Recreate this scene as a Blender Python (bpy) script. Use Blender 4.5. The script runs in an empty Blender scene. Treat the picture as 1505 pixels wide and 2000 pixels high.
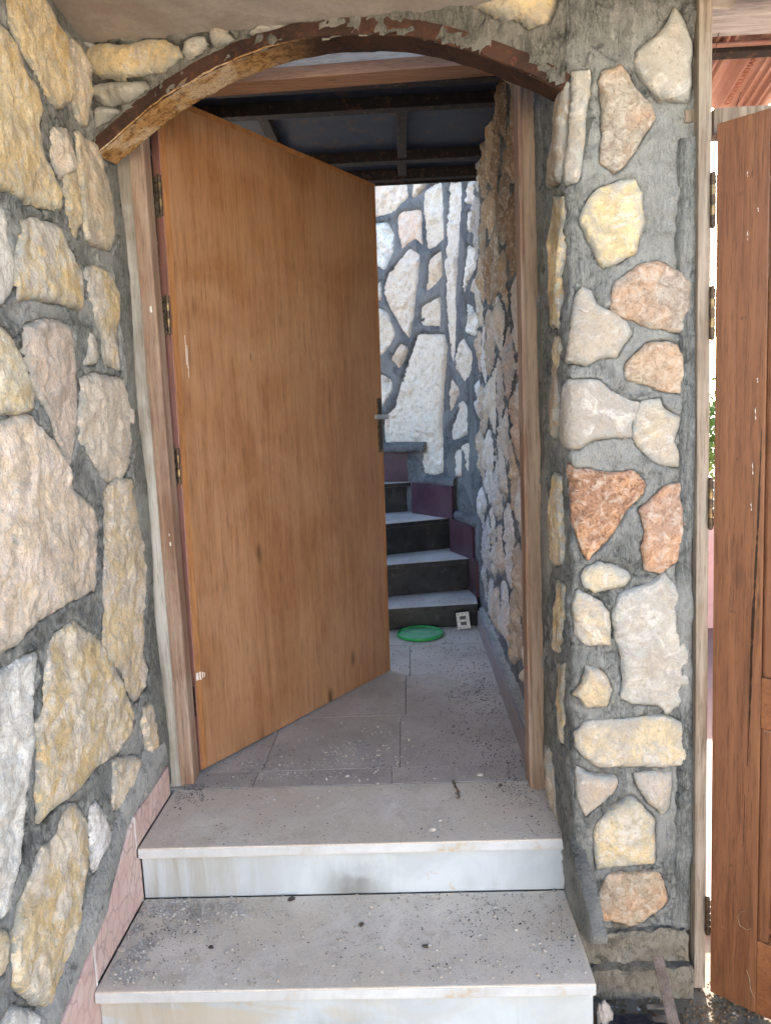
import bpy, bmesh, math, random
import numpy as np
from mathutils import Vector, Matrix
from mathutils.geometry import delaunay_2d_cdt

random.seed(7)
RNG = np.random.default_rng(11)
S = bpy.context.scene
COL = S.collection

# ------------------------------------------------------------------ camera
F, CX, CY = 1403.0, 752.5, 1000.0
_vz = np.array([471, 11030, F]); _dn = _vz / np.linalg.norm(_vz)
_vy = np.array([38, -180, F]); _Y = _vy - _dn * (_vy @ _dn); _Y /= np.linalg.norm(_Y)
_Z = -_dn; _X = np.cross(_Y, _Z)
R = np.array([_X, _Y, _Z])            # camera (x right, y down, z forward) -> world
EYE = np.array([0.0, 0.0, 1.12])      # landing floor is z = 0
cam = bpy.data.cameras.new('camera'); camo = bpy.data.objects.new('camera', cam); COL.objects.link(camo)
cam.sensor_fit = 'VERTICAL'; cam.sensor_height = 24.0; cam.lens = F / 2000.0 * 24.0
cam.clip_start = 0.02; cam.clip_end = 600.0
_m = Matrix.Identity(4)
for i in range(3):
    _m[i][0] = R[i][0]; _m[i][1] = -R[i][1]; _m[i][2] = -R[i][2]; _m[i][3] = EYE[i]
camo.matrix_world = _m
S.camera = camo

# ------------------------------------------------------------------ sky, sun, exposure
SUN_EL = math.radians(24); SUN_DIR = Vector((0.28, 0.95, 0)).normalized()   # horizontal direction towards the sun
w = bpy.data.worlds.new('World'); S.world = w; w.use_nodes = True
wn = w.node_tree.nodes; wl = w.node_tree.links
sky = wn.new('ShaderNodeTexSky'); sky.sky_type = 'NISHITA'; sky.sun_disc = False
sky.sun_elevation = SUN_EL; sky.sun_rotation = math.atan2(SUN_DIR.x, SUN_DIR.y)
sky.air_density = 1.0; sky.dust_density = 3.0; sky.ozone_density = 1.0
bg = wn['Background']; bg.inputs['Strength'].default_value = 0.15
wl.new(sky.outputs['Color'], bg.inputs['Color'])
sun = bpy.data.lights.new('sun', 'SUN'); suno = bpy.data.objects.new('sun', sun); COL.objects.link(suno)
sun.energy = 4.5; sun.angle = math.radians(0.5); sun.color = (1.0, 0.94, 0.86)
_d = Vector((SUN_DIR.x * math.cos(SUN_EL), SUN_DIR.y * math.cos(SUN_EL), math.sin(SUN_EL)))
suno.rotation_euler = _d.to_track_quat('Z', 'Y').to_euler(); suno.location = (-3, 6, 9)
S.view_settings.view_transform = 'Standard'; S.view_settings.look = 'None'
S.view_settings.exposure = 3.0; S.view_settings.gamma = 1.0
try: S.view_settings.use_curve_mapping = False
except Exception: pass
S.render.engine = 'CYCLES'
S.cycles.use_denoising = True; S.cycles.max_bounces = 10; S.cycles.diffuse_bounces = 8
S.cycles.sample_clamp_indirect = 6.0

# ------------------------------------------------------------------ projection helpers (points of the place from its planes)
def ray(px, py): return R @ np.array([px - CX, py - CY, F])
def atZ(px, py, z): d = ray(px, py); return EYE + d * ((z - EYE[2]) / d[2])
def atY(px, py, y): d = ray(px, py); return EYE + d * (y / d[1])
def atX(px, py, x): d = ray(px, py); return EYE + d * (x / d[0])

# ------------------------------------------------------------------ noise
def _hash(ix, iy, iz, seed):
    h = (ix * 374761393 + iy * 668265263 + iz * 2147483647 + seed * 1274126177) & 0xFFFFFFFF
    h = ((h ^ (h >> 13)) * 1274126177) & 0xFFFFFFFF
    h = ((h ^ (h >> 16)) * 2246822519) & 0xFFFFFFFF
    h = (h ^ (h >> 15)) & 0xFFFFFFFF
    return h / 4294967295.0
def vnoise(p, seed=0):
    p = np.asarray(p, float); i = np.floor(p).astype(np.int64); f = p - i; u = f * f * (3 - 2 * f)
    r = 0.0
    for dx in (0, 1):
        for dy in (0, 1):
            for dz in (0, 1):
                wgt = (u[:, 0] if dx else 1 - u[:, 0]) * (u[:, 1] if dy else 1 - u[:, 1]) * (u[:, 2] if dz else 1 - u[:, 2])
                r = r + wgt * _hash(i[:, 0] + dx + 5000, i[:, 1] + dy + 5000, i[:, 2] + dz + 5000, seed)
    return r * 2 - 1
def fbm(p, seed=0, octv=4, gain=0.5, ridged=False):
    p = np.asarray(p, float); a = 1.0; r = 0.0; n = 0.0
    for k in range(octv):
        v = vnoise(p * 2.03 ** k + 13.7 * k, seed + k * 17)
        if ridged: v = 1 - 2 * np.abs(v)
        r = r + a * v; n += a; a *= gain
    return r / n
def P3(a, b, c=0.0, s=1.0):
    a = np.asarray(a, float); return np.stack([a * s, np.asarray(b, float) * s + 0 * a, np.zeros_like(a) + c], 1)

# ------------------------------------------------------------------ node helpers
class NT:
    def __init__(self, name, rough=0.8, spec=0.3):
        self.m = bpy.data.materials.new(name); self.m.use_nodes = True
        self.t = self.m.node_tree; self.N = self.t.nodes; self.b = self.N['Principled BSDF']
        self.b.inputs['Roughness'].default_value = rough
        self.b.inputs['Specular IOR Level'].default_value = spec
        self._bump = None
    def n(self, typ, **kw):
        x = self.N.new(typ)
        for k, v in kw.items(): setattr(x, k, v)
        return x
    def set(self, sock, v):
        if isinstance(v, bpy.types.NodeSocket): self.t.links.new(v, sock)
        elif isinstance(v, (tuple, list)):
            if sock.type == 'RGBA' and len(v) == 3: v = tuple(v) + (1,)
            sock.default_value = v
        else: sock.default_value = v
    def coord(self, kind='Object', scale=(1, 1, 1), rot=(0, 0, 0), rnd=True):
        tc = self.n('ShaderNodeTexCoord'); v = tc.outputs[kind]
        if rnd:
            oi = self.n('ShaderNodeObjectInfo')
            m0 = self.n('ShaderNodeVectorMath', operation='MULTIPLY_ADD')
            self.set(m0.inputs[0], oi.outputs['Random']); m0.inputs[1].default_value = (17.3, 31.7, 23.9); self.set(m0.inputs[2], v)
            v = m0.outputs[0]
        mp = self.n('ShaderNodeMapping'); mp.inputs['Scale'].default_value = scale; mp.inputs['Rotation'].default_value = rot
        self.set(mp.inputs['Vector'], v); return mp.outputs[0]
    def noise(self, vec, scale, det=4, rough=0.55, dist=0.0, col=False):
        x = self.n('ShaderNodeTexNoise'); self.set(x.inputs['Vector'], vec)
        x.inputs['Scale'].default_value = scale; x.inputs['Detail'].default_value = det
        x.inputs['Roughness'].default_value = rough; x.inputs['Distortion'].default_value = dist
        return x.outputs['Color' if col else 'Fac']
    def vor(self, vec, scale, feature='F1', out='Distance', rnd=1.0):
        x = self.n('ShaderNodeTexVoronoi', feature=feature); self.set(x.inputs['Vector'], vec)
        x.inputs['Scale'].default_value = scale; x.inputs['Randomness'].default_value = rnd
        return x.outputs[out]
    def ramp(self, fac, a, b, ca=0.0, cb=1.0):
        x = self.n('ShaderNodeMapRange'); x.clamp = True; self.set(x.inputs['Value'], fac)
        x.inputs['From Min'].default_value = a; x.inputs['From Max'].default_value = b
        x.inputs['To Min'].default_value = ca; x.inputs['To Max'].default_value = cb
        return x.outputs['Result']
    def mix(self, fac, a, b, mode='MIX'):
        x = self.n('ShaderNodeMix', data_type='RGBA', blend_type=mode)
        self.set(x.inputs[0], fac); self.set(x.inputs[6], a); self.set(x.inputs[7], b); return x.outputs[2]
    def math(self, op, a, b=0.0, c=None):
        x = self.n('ShaderNodeMath', operation=op); self.set(x.inputs[0], a); self.set(x.inputs[1], b)
        if c is not None: self.set(x.inputs[2], c)
        return x.outputs[0]
    def attr(self, name):
        x = self.n('ShaderNodeAttribute'); x.attribute_name = name; return x.outputs['Fac']
    def bump(self, h, strength=0.5, dist=0.01):
        x = self.n('ShaderNodeBump'); x.inputs['Strength'].default_value = strength; x.inputs['Distance'].default_value = dist
        self.set(x.inputs['Height'], h)
        if self._bump is not None: self.set(x.inputs['Normal'], self._bump)
        self._bump = x.outputs[0]; self.set(self.b.inputs['Normal'], self._bump)
    def base(self, c): self.set(self.b.inputs['Base Color'], c)
    def rough(self, r): self.set(self.b.inputs['Roughness'], r)

MAT = {}
# limestone rubble: obj.color = stone tint, alpha = how much ochre
m = NT('limestone', 0.85, 0.25)
oi = m.n('ShaderNodeObjectInfo'); v = m.coord('Object')
big = m.noise(v, 9, 5, 0.6, 0.6); mid = m.noise(v, 28, 6, 0.65, 1.2); fine = m.noise(v, 130, 5, 0.7)
patch = m.ramp(m.math('ADD', m.math('MULTIPLY', big, 0.65), m.math('MULTIPLY', mid, 0.35)), 0.455, 0.525)
och = m.mix(m.ramp(mid, 0.35, 0.65), (0.62, 0.44, 0.20), (0.72, 0.59, 0.36))
c = m.mix(m.math('MULTIPLY', patch, oi.outputs['Alpha']), oi.outputs['Color'], och)
big2 = m.noise(v, 14, 6, 0.7, 2.0)
c = m.mix(m.ramp(big2, 0.50, 0.62, 0, 0.7), c, (0.60, 0.575, 0.53))
c = m.mix(m.ramp(mid, 0.56, 0.68, 0, 0.40), c, (0.36, 0.28, 0.20), 'MIX')
c = m.mix(m.ramp(fine, 0.36, 0.46, 0.45, 0.0), c, (0.20, 0.165, 0.12))
b3 = m.noise(v, 6.5, 6, 0.7, 1.8); c = m.mix(m.ramp(b3, 0.50, 0.60, 0, 0.45), c, (0.30, 0.265, 0.22))
vein = m.ramp(m.vor(m.coord('Object', (1, 1, 2.2)), 11, 'DISTANCE_TO_EDGE'), 0.0, 0.012, 0.35, 0.0)
c = m.mix(m.math('MULTIPLY', vein, m.ramp(big2, 0.45, 0.6)), c, (0.22, 0.17, 0.12))
cr = m.noise(v, 16, 7, 0.72, 2.5); c = m.mix(m.ramp(m.math('ABSOLUTE', m.math('SUBTRACT', cr, 0.5)), 0.0, 0.010, 0.45, 0.0), c, (0.17, 0.13, 0.09))
sm = m.math('MULTIPLY', m.ramp(m.attr('edge'), 0.0, 0.026, 1, 0), m.ramp(m.noise(v, 30, 6, 0.78), 0.45, 0.50))
c = m.mix(m.math('MULTIPLY', sm, 0.85), c, (0.29, 0.305, 0.29))
m.base(c); m.bump(big2, 0.45, 0.022); m.bump(mid, 0.65, 0.010); m.bump(fine, 0.6, 0.0035); MAT['stone'] = m.m

def pitted(name, k):
    m = NT(name, 0.9, 0.2)
    oi = m.n('ShaderNodeObjectInfo'); v = m.coord('Object')
    big = m.noise(v, 10, 5, 0.6, 0.5); mid = m.noise(v, 45, 6, 0.7, 0.8); fine = m.noise(v, 160, 4, 0.7)
    c = m.mix(m.math('MULTIPLY', m.ramp(big, 0.45, 0.62), oi.outputs['Alpha']), oi.outputs['Color'], (0.62, 0.36, 0.20))
    c = m.mix(m.ramp(mid, 0.5, 0.64, 0, 0.6), c, (0.60, 0.55, 0.48))
    pits = m.ramp(m.math('ADD', m.math('MULTIPLY', mid, 0.5), m.math('MULTIPLY', fine, 0.5)), 0.42, 0.50, 0.8 * k, 0)
    c = m.mix(pits, c, (0.16, 0.09, 0.06))
    m.base(c); m.bump(mid, 0.9, 0.012); m.bump(fine, 0.7, 0.005); return m.m
MAT['pitted'] = pitted('pitted_limestone', 1.0); MAT['pitted_soft'] = pitted('pitted_pale_limestone', 0.55)

def mortar(name, dark, light, bloom, amount=1.0, stri=(6, 6, 1.3)):
    m = NT(name, 0.93, 0.2); v = m.coord('Object', rnd=False)
    big = m.noise(v, 5, 4, 0.6, 0.5); mid = m.noise(v, 24, 6, 0.7, 1.0); fine = m.noise(v, 190, 4, 0.75)
    st = m.noise(m.coord('Object', stri, (0.2, 0.3, 0.0), rnd=False), 26, 5, 0.65, 1.2)
    c = m.mix(m.ramp(big, 0.38, 0.64), dark, light)
    c = m.mix(m.ramp(st, 0.5, 0.64, 0, 0.7), c, tuple(x * 1.2 for x in light)); c = m.mix(m.ramp(st, 0.36, 0.46, 0.6, 0.0), c, tuple(x * 0.5 for x in dark))
    c = m.mix(m.ramp(mid, 0.34, 0.46, 0.75, 0), c, tuple(x * 0.3 for x in dark))
    e = m.math('MULTIPLY', m.ramp(m.attr('edge'), 0.0, 0.03, 1.0, 0.12), m.ramp(mid, 0.46, 0.62))
    c = m.mix(m.math('MULTIPLY', e, amount), c, bloom)
    c = m.mix(m.ramp(fine, 0.6, 0.7, 0, 0.3), c, (0.5, 0.5, 0.46))
    c = m.mix(m.ramp(fine, 0.3, 0.40, 0.45, 0.0), c, (0.04, 0.04, 0.04))
    pt = m.noise(v, 3.1, 3, 0.5, 1.0); c = m.mix(m.ramp(pt, 0.50, 0.60, 0, 0.55), c, bloom)
    ck = m.noise(v, 13, 6, 0.7, 1.5); c = m.mix(m.ramp(m.math('ABSOLUTE', m.math('SUBTRACT', ck, 0.5)), 0.0, 0.006, 0.7, 0.0), c, (0.03, 0.03, 0.028))
    gap = m.math('MULTIPLY', m.ramp(m.attr('edge'), 0.0, 0.006, 1.0, 0.0), m.ramp(m.noise(v, 17, 4, 0.6), 0.44, 0.52)); c = m.mix(m.math('MULTIPLY', gap, 0.8 if amount > .35 else 0.0), c, (0.02, 0.02, 0.018))
    m.base(c); m.bump(mid, 1.0, 0.014); m.bump(st, 1.0, 0.013); m.bump(fine, 0.8, 0.0035); return m.m
MAT['mortar'] = mortar('cement_mortar', (0.17, 0.18, 0.172), (0.335, 0.35, 0.335), (0.58, 0.59, 0.57), 0.8)
MAT['mortar_pillar'] = mortar('dark_cement_mortar', (0.155, 0.163, 0.155), (0.31, 0.322, 0.305), (0.45, 0.455, 0.43), 0.6)
MAT['mortar_strip'] = mortar('trowelled_cement', (0.16, 0.165, 0.15), (0.27, 0.275, 0.255), (0.42, 0.42, 0.39), 0.35)
MAT['mortar_rough'] = mortar('rough_grey_cement', (0.15, 0.15, 0.13), (0.27, 0.27, 0.24), (0.40, 0.39, 0.35), 0.6)
MAT['mortar_bead'] = mortar('raised_cement_pointing', (0.115, 0.125, 0.14), (0.205, 0.22, 0.24), (0.30, 0.31, 0.32), 0.2)
MAT['footing'] = mortar('footing_concrete', (0.20, 0.18, 0.14), (0.33, 0.30, 0.24), (0.40, 0.375, 0.32), 0.3)
MAT['mortar_pale'] = mortar('pale_cement', (0.36, 0.37, 0.355), (0.52, 0.53, 0.51), (0.64, 0.64, 0.61), 0.6)

m = NT('grey_pink_plaster', 0.9, 0.2); v = m.coord('Object', rnd=False)
a = m.noise(v, 3, 5, 0.6, 1.5); b = m.noise(v, 40, 5, 0.7, 0.5); f = m.noise(v, 260, 3, 0.7)
c = m.mix(m.ramp(a, 0.35, 0.62), (0.40, 0.345, 0.30), (0.52, 0.475, 0.43)); c = m.mix(m.ramp(b, 0.4, 0.6, 0.35, 0), c, (0.29, 0.245, 0.21))
m.base(c); m.bump(a, 0.5, 0.012); m.bump(b, 0.4, 0.004); m.bump(f, 0.35, 0.0015); MAT['plaster'] = m.m

m = NT('rusted_iron', 0.88, 0.3); v = m.coord('Object', rnd=False)
a = m.noise(v, 7, 5, 0.65, 0.8); b = m.noise(v, 60, 5, 0.75, 0.5); f = m.noise(v, 260, 3, 0.8)
gx = m.n('ShaderNodeSeparateXYZ'); m.set(gx.inputs[0], v)
rustl = m.ramp(gx.outputs[0], 0.02, -0.12, 0.0, 1.0)
nz = m.n('ShaderNodeSeparateXYZ'); geo = m.n('ShaderNodeNewGeometry'); m.set(nz.inputs[0], geo.outputs['Normal'])
under = m.ramp(nz.outputs[2], -0.2, -0.6, 0, 1)
c = m.mix(m.ramp(a, 0.4, 0.6), (0.028, 0.015, 0.012), (0.06, 0.03, 0.02))
c = m.mix(m.ramp(b, 0.55, 0.7, 0, 0.7), c, (0.17, 0.06, 0.03))
gold = m.mix(m.ramp(b, 0.40, 0.56), (0.16, 0.072, 0.022), (0.45, 0.27, 0.11))
gold = m.mix(m.math('MULTIPLY', m.ramp(a, 0.5, 0.6), m.ramp(f, 0.4, 0.55)), gold, (0.62, 0.52, 0.38))
c = m.mix(m.math('MULTIPLY', m.math('MULTIPLY', rustl, under), 0.95), c, gold)
m.base(c); m.bump(b, 0.7, 0.004); m.bump(f, 0.6, 0.002); MAT['rust'] = m.m

def wood(name, dark, light, grey=None, gamt=0.5, axis=2, scale=1.0, knots=True, rough=0.6, ring=1.0, spec=0.3):
    m = NT(name, rough, spec)
    sc = [14, 14, 14]; sc[axis] = 0.9
    v = m.coord('Object', tuple(s * scale for s in sc)); v0 = m.coord('Object')
    g = m.noise(v, 1.6, 6, 0.6, 0.6 * ring); gf = m.noise(v, 11, 5, 0.7, 0.3); b = m.noise(v0, 3.2, 4, 0.6, 0.8)
    c = m.mix(m.ramp(g, 0.34, 0.66), dark, light)
    c = m.mix(m.ramp(gf, 0.35, 0.5, 0.45, 0), c, tuple(x * 0.45 for x in dark))
    if grey:
        c = m.mix(m.math('MULTIPLY', m.ramp(m.math('ADD', m.math('MULTIPLY', b, 0.6), m.math('MULTIPLY', g, 0.4)), 0.42, 0.6), gamt), c, grey)
    if knots:
        ks = [7, 7, 7]; ks[axis] = 2.6
        kv = m.vor(m.coord('Object', tuple(ks)), 1.0)
        c = m.mix(m.ramp(kv, 0.05, 0.14, 0.85, 0), c, tuple(x * 0.25 for x in dark))
    ss = [160, 160, 160]; ss[axis] = 9; fg = m.noise(m.coord('Object', tuple(ss)), 1.0, 4, 0.7, 0.1)
    c = m.mix(m.ramp(fg, 0.36, 0.47, 0.5, 0), c, tuple(x * 0.5 for x in dark))
    s3 = [46, 46, 46]; s3[axis] = 5; fl = m.noise(m.coord('Object', tuple(s3)), 1.0, 3, 0.6, 0.4); c = m.mix(m.ramp(fl, 0.70, 0.76, 0, 0.7), c, tuple(x * 0.3 for x in dark))
    m.base(c); m.bump(gf, 0.35, 0.002); m.bump(g, 0.25, 0.003); m.bump(fg, 0.4, 0.0012); m.rough(m.ramp(b, 0.3, 0.7, rough - .1, rough + .15)); return m.m
MAT['veneer'] = wood('orange_brown_veneer', (0.235, 0.112, 0.050), (0.285, 0.142, 0.066), (0.36, 0.215, 0.12), 0.55, 2, 1.3, True, 0.40, 1.2, 0.45)
MAT['lipping'] = wood('orange_wood_lipping', (0.27, 0.12, 0.045), (0.37, 0.18, 0.075), None, 0, 2, 1.0, False, 0.5)
MAT['door_edge'] = wood('mauve_brown_door_edge', (0.27, 0.13, 0.10), (0.37, 0.20, 0.17), None, 0, 2, 1.2, True, 0.45)
MAT['jamb'] = wood('weathered_jamb_wood', (0.17, 0.11, 0.07), (0.32, 0.22, 0.145), (0.34, 0.27, 0.20), 0.4, 2, 1.2, True, 0.75)
MAT['jamb_red'] = wood('red_brown_jamb_moulding', (0.19, 0.11, 0.07), (0.31, 0.20, 0.14), (0.38, 0.31, 0.25), 0.6, 2, 1.2, True, 0.6)
MAT['jamb_grey'] = wood('silvered_jamb_wood', (0.25, 0.22, 0.18), (0.43, 0.41, 0.36), (0.52, 0.51, 0.47), 0.7, 2, 1.0, False, 0.8)
MAT['post'] = wood('pale_weathered_post_wood', (0.13, 0.095, 0.065), (0.28, 0.225, 0.17), (0.33, 0.295, 0.245), 0.6, 2, 0.8, True, 0.8, 2.5)
MAT['post_dark'] = wood('dark_post_wood', (0.07, 0.045, 0.03), (0.12, 0.075, 0.05), None, 0, 2, 1.0, False, 0.7)
MAT['pine'] = wood('stained_pine', (0.14, 0.058, 0.027), (0.205, 0.092, 0.042), None, 0, 2, 0.8, True, 0.42, 1.6)
MAT['pine_h'] = wood('stained_pine_rail', (0.165, 0.062, 0.026), (0.24, 0.10, 0.042), None, 0, 0, 0.8, False, 0.42)
MAT['pine_dark'] = wood('dark_stained_pine', (0.12, 0.055, 0.025), (0.19, 0.09, 0.042), None, 0, 2, 0.8, True, 0.5)
MAT['beam'] = wood('brown_beam_wood', (0.22, 0.12, 0.06), (0.38, 0.24, 0.13), None, 0, 0, 1.0, True, 0.7)
MAT['beam_white'] = wood('whitewashed_beam_wood', (0.36, 0.33, 0.33), (0.48, 0.45, 0.45), None, 0, 0, 1.0, False, 0.7)
MAT['plank'] = wood('grey_brown_lath', (0.14, 0.10, 0.075), (0.25, 0.19, 0.15), (0.30, 0.25, 0.22), 0.5, 2, 1.6, False, 0.8)
MAT['head_pale'] = wood('pale_bleached_head_board', (0.42, 0.38, 0.32), (0.60, 0.55, 0.50), None, 0, 0, 1.0, False, 0.8)
MAT['head_brown'] = wood('red_brown_head_board', (0.26, 0.14, 0.08), (0.40, 0.24, 0.16), None, 0, 0, 1.0, True, 0.7)

def dusty(name, ca, cb, dust, lo, hi, grit=0.6, rough=0.6, stains=None, dscale=4):
    """clean slab colour with dust settled on it by a noise mask"""
    m = NT(name, rough, 0.35); v = m.coord('Object', rnd=False)
    a = m.noise(v, 4, 5, 0.6, 0.8); b = m.noise(v, 30, 6, 0.7, 0.6); f = m.noise(v, 210, 4, 0.8); d = m.noise(v, dscale, 6, 0.65, 0.4)
    c = m.mix(m.ramp(a, 0.38, 0.62), ca, cb)
    if stains:
        s = m.noise(m.coord('Object', (1, 1, 1), rnd=False), 11, 5, 0.65, 1.6)
        c = m.mix(m.ramp(s, 0.54, 0.66, 0, 0.6), c, stains); s4 = m.noise(v, 2.2, 6, 0.7, 0.8); c = m.mix(m.ramp(s4, 0.5, 0.62, 0, 0.45), c, tuple(x * 1.15 for x in ca))
    c = m.mix(m.ramp(d, lo, hi), c, dust)
    c = m.mix(m.ramp(f, 0.36, 0.46, grit, 0), c, tuple(x * 0.3 for x in dust))
    c = m.mix(m.ramp(f, 0.6, 0.72, 0, grit * 0.7), c, tuple(min(1, x * 1.5) for x in dust))
    c = m.mix(m.ramp(b, 0.36, 0.5, 0.3, 0), c, tuple(x * 0.65 for x in dust))
    m.base(c); m.bump(b, 0.2, 0.002); m.bump(f, 0.4, 0.0015); return m.m
MAT['tread'] = dusty('dusty_marble_tread', (0.68, 0.62, 0.54), (0.56, 0.50, 0.43), (0.60, 0.52, 0.42), 0.34, 0.60, 0.45, 0.65, (0.40, 0.29, 0.19))
MAT['tile'] = dusty('dusty_floor_tile', (0.38, 0.34, 0.30), (0.32, 0.285, 0.25), (0.45, 0.41, 0.37), 0.38, 0.6, 0.5, 0.65)
MAT['black_dust'] = dusty('dusty_black_marble_tread', (0.28, 0.28, 0.29), (0.36, 0.36, 0.37), (0.46, 0.455, 0.45), 0.35, 0.6, 0.5, 0.6)
MAT['skirt_dust'] = dusty('lavender_grey_marble_skirting', (0.25, 0.23, 0.24), (0.19, 0.17, 0.18), (0.27, 0.25, 0.26), 0.4, 0.7, 0.3, 0.45)
MAT['paving'] = dusty('pink_terrace_paving', (0.17, 0.085, 0.075), (0.15, 0.08, 0.07), (0.18, 0.12, 0.105), 0.45, 0.7, 0.3, 0.7)
MAT['pinkwall'] = dusty('pink_painted_render', (0.62, 0.35, 0.32), (0.56, 0.32, 0.30), (0.60, 0.40, 0.36), 0.5, 0.75, 0.15, 0.7)
MAT['earth'] = dusty('sandy_yard_ground', (0.42, 0.35, 0.27), (0.36, 0.30, 0.23), (0.44, 0.38, 0.30), 0.4, 0.65, 0.5, 0.9, (0.22, 0.19, 0.12), 1.0)
MAT['porch'] = dusty('dirty_concrete_floor', (0.17, 0.145, 0.11), (0.11, 0.095, 0.07), (0.20, 0.175, 0.14), 0.5, 0.7, 0.6, 0.9, (0.10, 0.08, 0.06))
MAT['base_concrete'] = dusty('old_brown_concrete', (0.20, 0.175, 0.125), (0.13, 0.12, 0.09), (0.26, 0.24, 0.20), 0.52, 0.75, 0.5, 0.9, (0.09, 0.09, 0.08))

# riser marble with run-down stains of their own shape
def riser(name, band):
    m = NT(name, 0.42, 0.45); v = m.coord('Object', rnd=False)
    sx = m.n('ShaderNodeSeparateXYZ'); m.set(sx.inputs[0], m.coord('Generated', rnd=False)); X, Z = sx.outputs[0], sx.outputs[2]
    a = m.noise(v, 3, 5, 0.6, 2.0); st = m.noise(m.coord('Object', (9, 9, 0.8), rnd=False), 3.0, 6, 0.65, 0.4); s2 = m.noise(v, 5.5, 5, 0.6, 1.2); b = m.noise(v, 24, 5, 0.7, 1.5)
    c = m.mix(m.ramp(a, 0.4, 0.6), (0.47, 0.525, 0.56), (0.41, 0.455, 0.485))
    left = m.ramp(m.math('ADD', X, m.math('MULTIPLY', st, 0.25)), 0.26, 0.48, 0.85, 0.0)
    c = m.mix(m.math('MULTIPLY', left, m.ramp(st, 0.40, 0.60)), c, (0.33, 0.32, 0.28))
    spot = m.math('MULTIPLY', m.ramp(m.math('ABSOLUTE', m.math('SUBTRACT', X, 0.50)), 0.02, 0.10, 1, 0), m.ramp(m.math('ADD', Z, m.math('MULTIPLY', st, 0.6)), 0.6, 1.1, 1, 0))
    c = m.mix(m.math('MULTIPLY', spot, m.ramp(s2, 0.36, 0.56, 0.35, 0.95)), c, (0.20, 0.21, 0.205))
    c = m.mix(m.math('MULTIPLY', m.ramp(st, 0.56, 0.70), 0.3), c, (0.36, 0.37, 0.36))
    if band:
        w_ = m.noise(m.coord('Object', (1.3, 1, 4.0), rnd=False), 2.2, 3, 0.5, 1.6)
        c = m.mix(m.math('MULTIPLY', m.ramp(w_, 0.48, 0.58), m.ramp(X, 0.45, 0.62, 0.6, 0.15)), c, (0.44, 0.385, 0.29))
    c = m.mix(m.ramp(b, 0.64, 0.69, 0, 0.7), c, (0.44, 0.36, 0.25))
    m.base(c); m.bump(b, 0.08, 0.002); return m.m
MAT['riser'] = riser('pale_marble_riser', False); MAT['riser_band'] = riser('banded_marble_riser', True)
m = NT('worn_marble_edge', 0.45, 0.4); v = m.coord('Object', rnd=False); a = m.noise(v, 6, 5, 0.65, 1.0); b = m.noise(v, 30, 5, 0.7)
c = m.mix(m.ramp(a, 0.4, 0.6), (0.53, 0.555, 0.57), (0.45, 0.465, 0.47)); c = m.mix(m.math('MULTIPLY', m.ramp(a, 0.58, 0.64), m.ramp(b, 0.45, 0.6, 0, .8)), c, (0.42, 0.33, 0.22)); m.base(c); m.bump(b, 0.15, 0.002); MAT['lip'] = m.m

m = NT('pink_veined_marble', 0.45, 0.4); v = m.coord('Object', (1, 1, 1), (0.5, 0.3, 0.2))
a = m.noise(v, 7, 5, 0.6, 1.0); vd = m.n('ShaderNodeVectorMath', operation='ADD'); m.set(vd.inputs[0], v)
nn = m.noise(v, 9, 4, 0.6, 0, col=True); ns = m.n('ShaderNodeVectorMath', operation='SCALE'); m.set(ns.inputs[0], nn); ns.inputs['Scale'].default_value = 0.06; m.set(vd.inputs[1], ns.outputs[0])
mp = m.n('ShaderNodeMapping'); mp.inputs['Scale'].default_value = (1, 1.6, 0.9); m.set(mp.inputs['Vector'], vd.outputs[0])
ve = m.vor(mp.outputs[0], 19, 'DISTANCE_TO_EDGE')
c = m.mix(m.ramp(a, 0.35, 0.65), (0.56, 0.38, 0.34), (0.63, 0.50, 0.46))
c = m.mix(m.math('MULTIPLY', m.ramp(ve, 0.0, 0.10, 0.8, 0), m.ramp(a, 0.35, 0.6, 0.3, 1.0)), c, (0.30, 0.19, 0.18)); c = m.mix(m.ramp(m.noise(v, 30, 5, 0.7), 0.55, 0.7, 0, 0.35), c, (0.6, 0.6, 0.6))
m.base(c); MAT['pinkmarble'] = m.m

def plain(name, c1, c2, rough=0.5, spec=0.4, metal=0.0, sc=30, bump=0.1, wear=None):
    m = NT(name, rough, spec); v = m.coord('Object'); a = m.noise(v, sc, 5, 0.65, 0.5)
    c = m.mix(m.ramp(a, 0.38, 0.62), c1, c2)
    if wear: c = m.mix(m.ramp(m.noise(v, sc * 2.3, 4, 0.7), 0.55, 0.66, 0, 0.8), c, wear)
    m.base(c); m.b.inputs['Metallic'].default_value = metal; m.bump(a, bump, 0.002); return m.m
MAT['black'] = plain('black_marble', (0.012, 0.013, 0.014), (0.03, 0.032, 0.034), 0.35, 0.5, sc=8, wear=(0.06, 0.055, 0.05))
MAT['purple'] = plain('dark_purple_marble', (0.055, 0.025, 0.04), (0.085, 0.045, 0.06), 0.35, 0.5, sc=9)
MAT['joint'] = plain('pale_joint_filler', (0.62, 0.6, 0.58), (0.75, 0.74, 0.72), 0.8, 0.2)
MAT['steel_blue'] = plain('dark_blue_painted_sheet', (0.024, 0.034, 0.062), (0.034, 0.046, 0.08), 0.6, 0.4, sc=6, wear=(0.09, 0.06, 0.04))
MAT['steel_dark'] = plain('dark_rusty_steel', (0.018, 0.015, 0.015), (0.032, 0.024, 0.022), 0.7, 0.3, sc=20, wear=(0.12, 0.06, 0.04))
MAT['brass'] = plain('tarnished_brass', (0.25, 0.18, 0.09), (0.08, 0.055, 0.032), 0.38, 0.5, 0.8, sc=45, wear=(0.05, 0.035, 0.025))
MAT['brass_dark'] = plain('blackened_brass', (0.10, 0.065, 0.04), (0.04, 0.028, 0.02), 0.5, 0.5, 0.6, sc=60)
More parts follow.
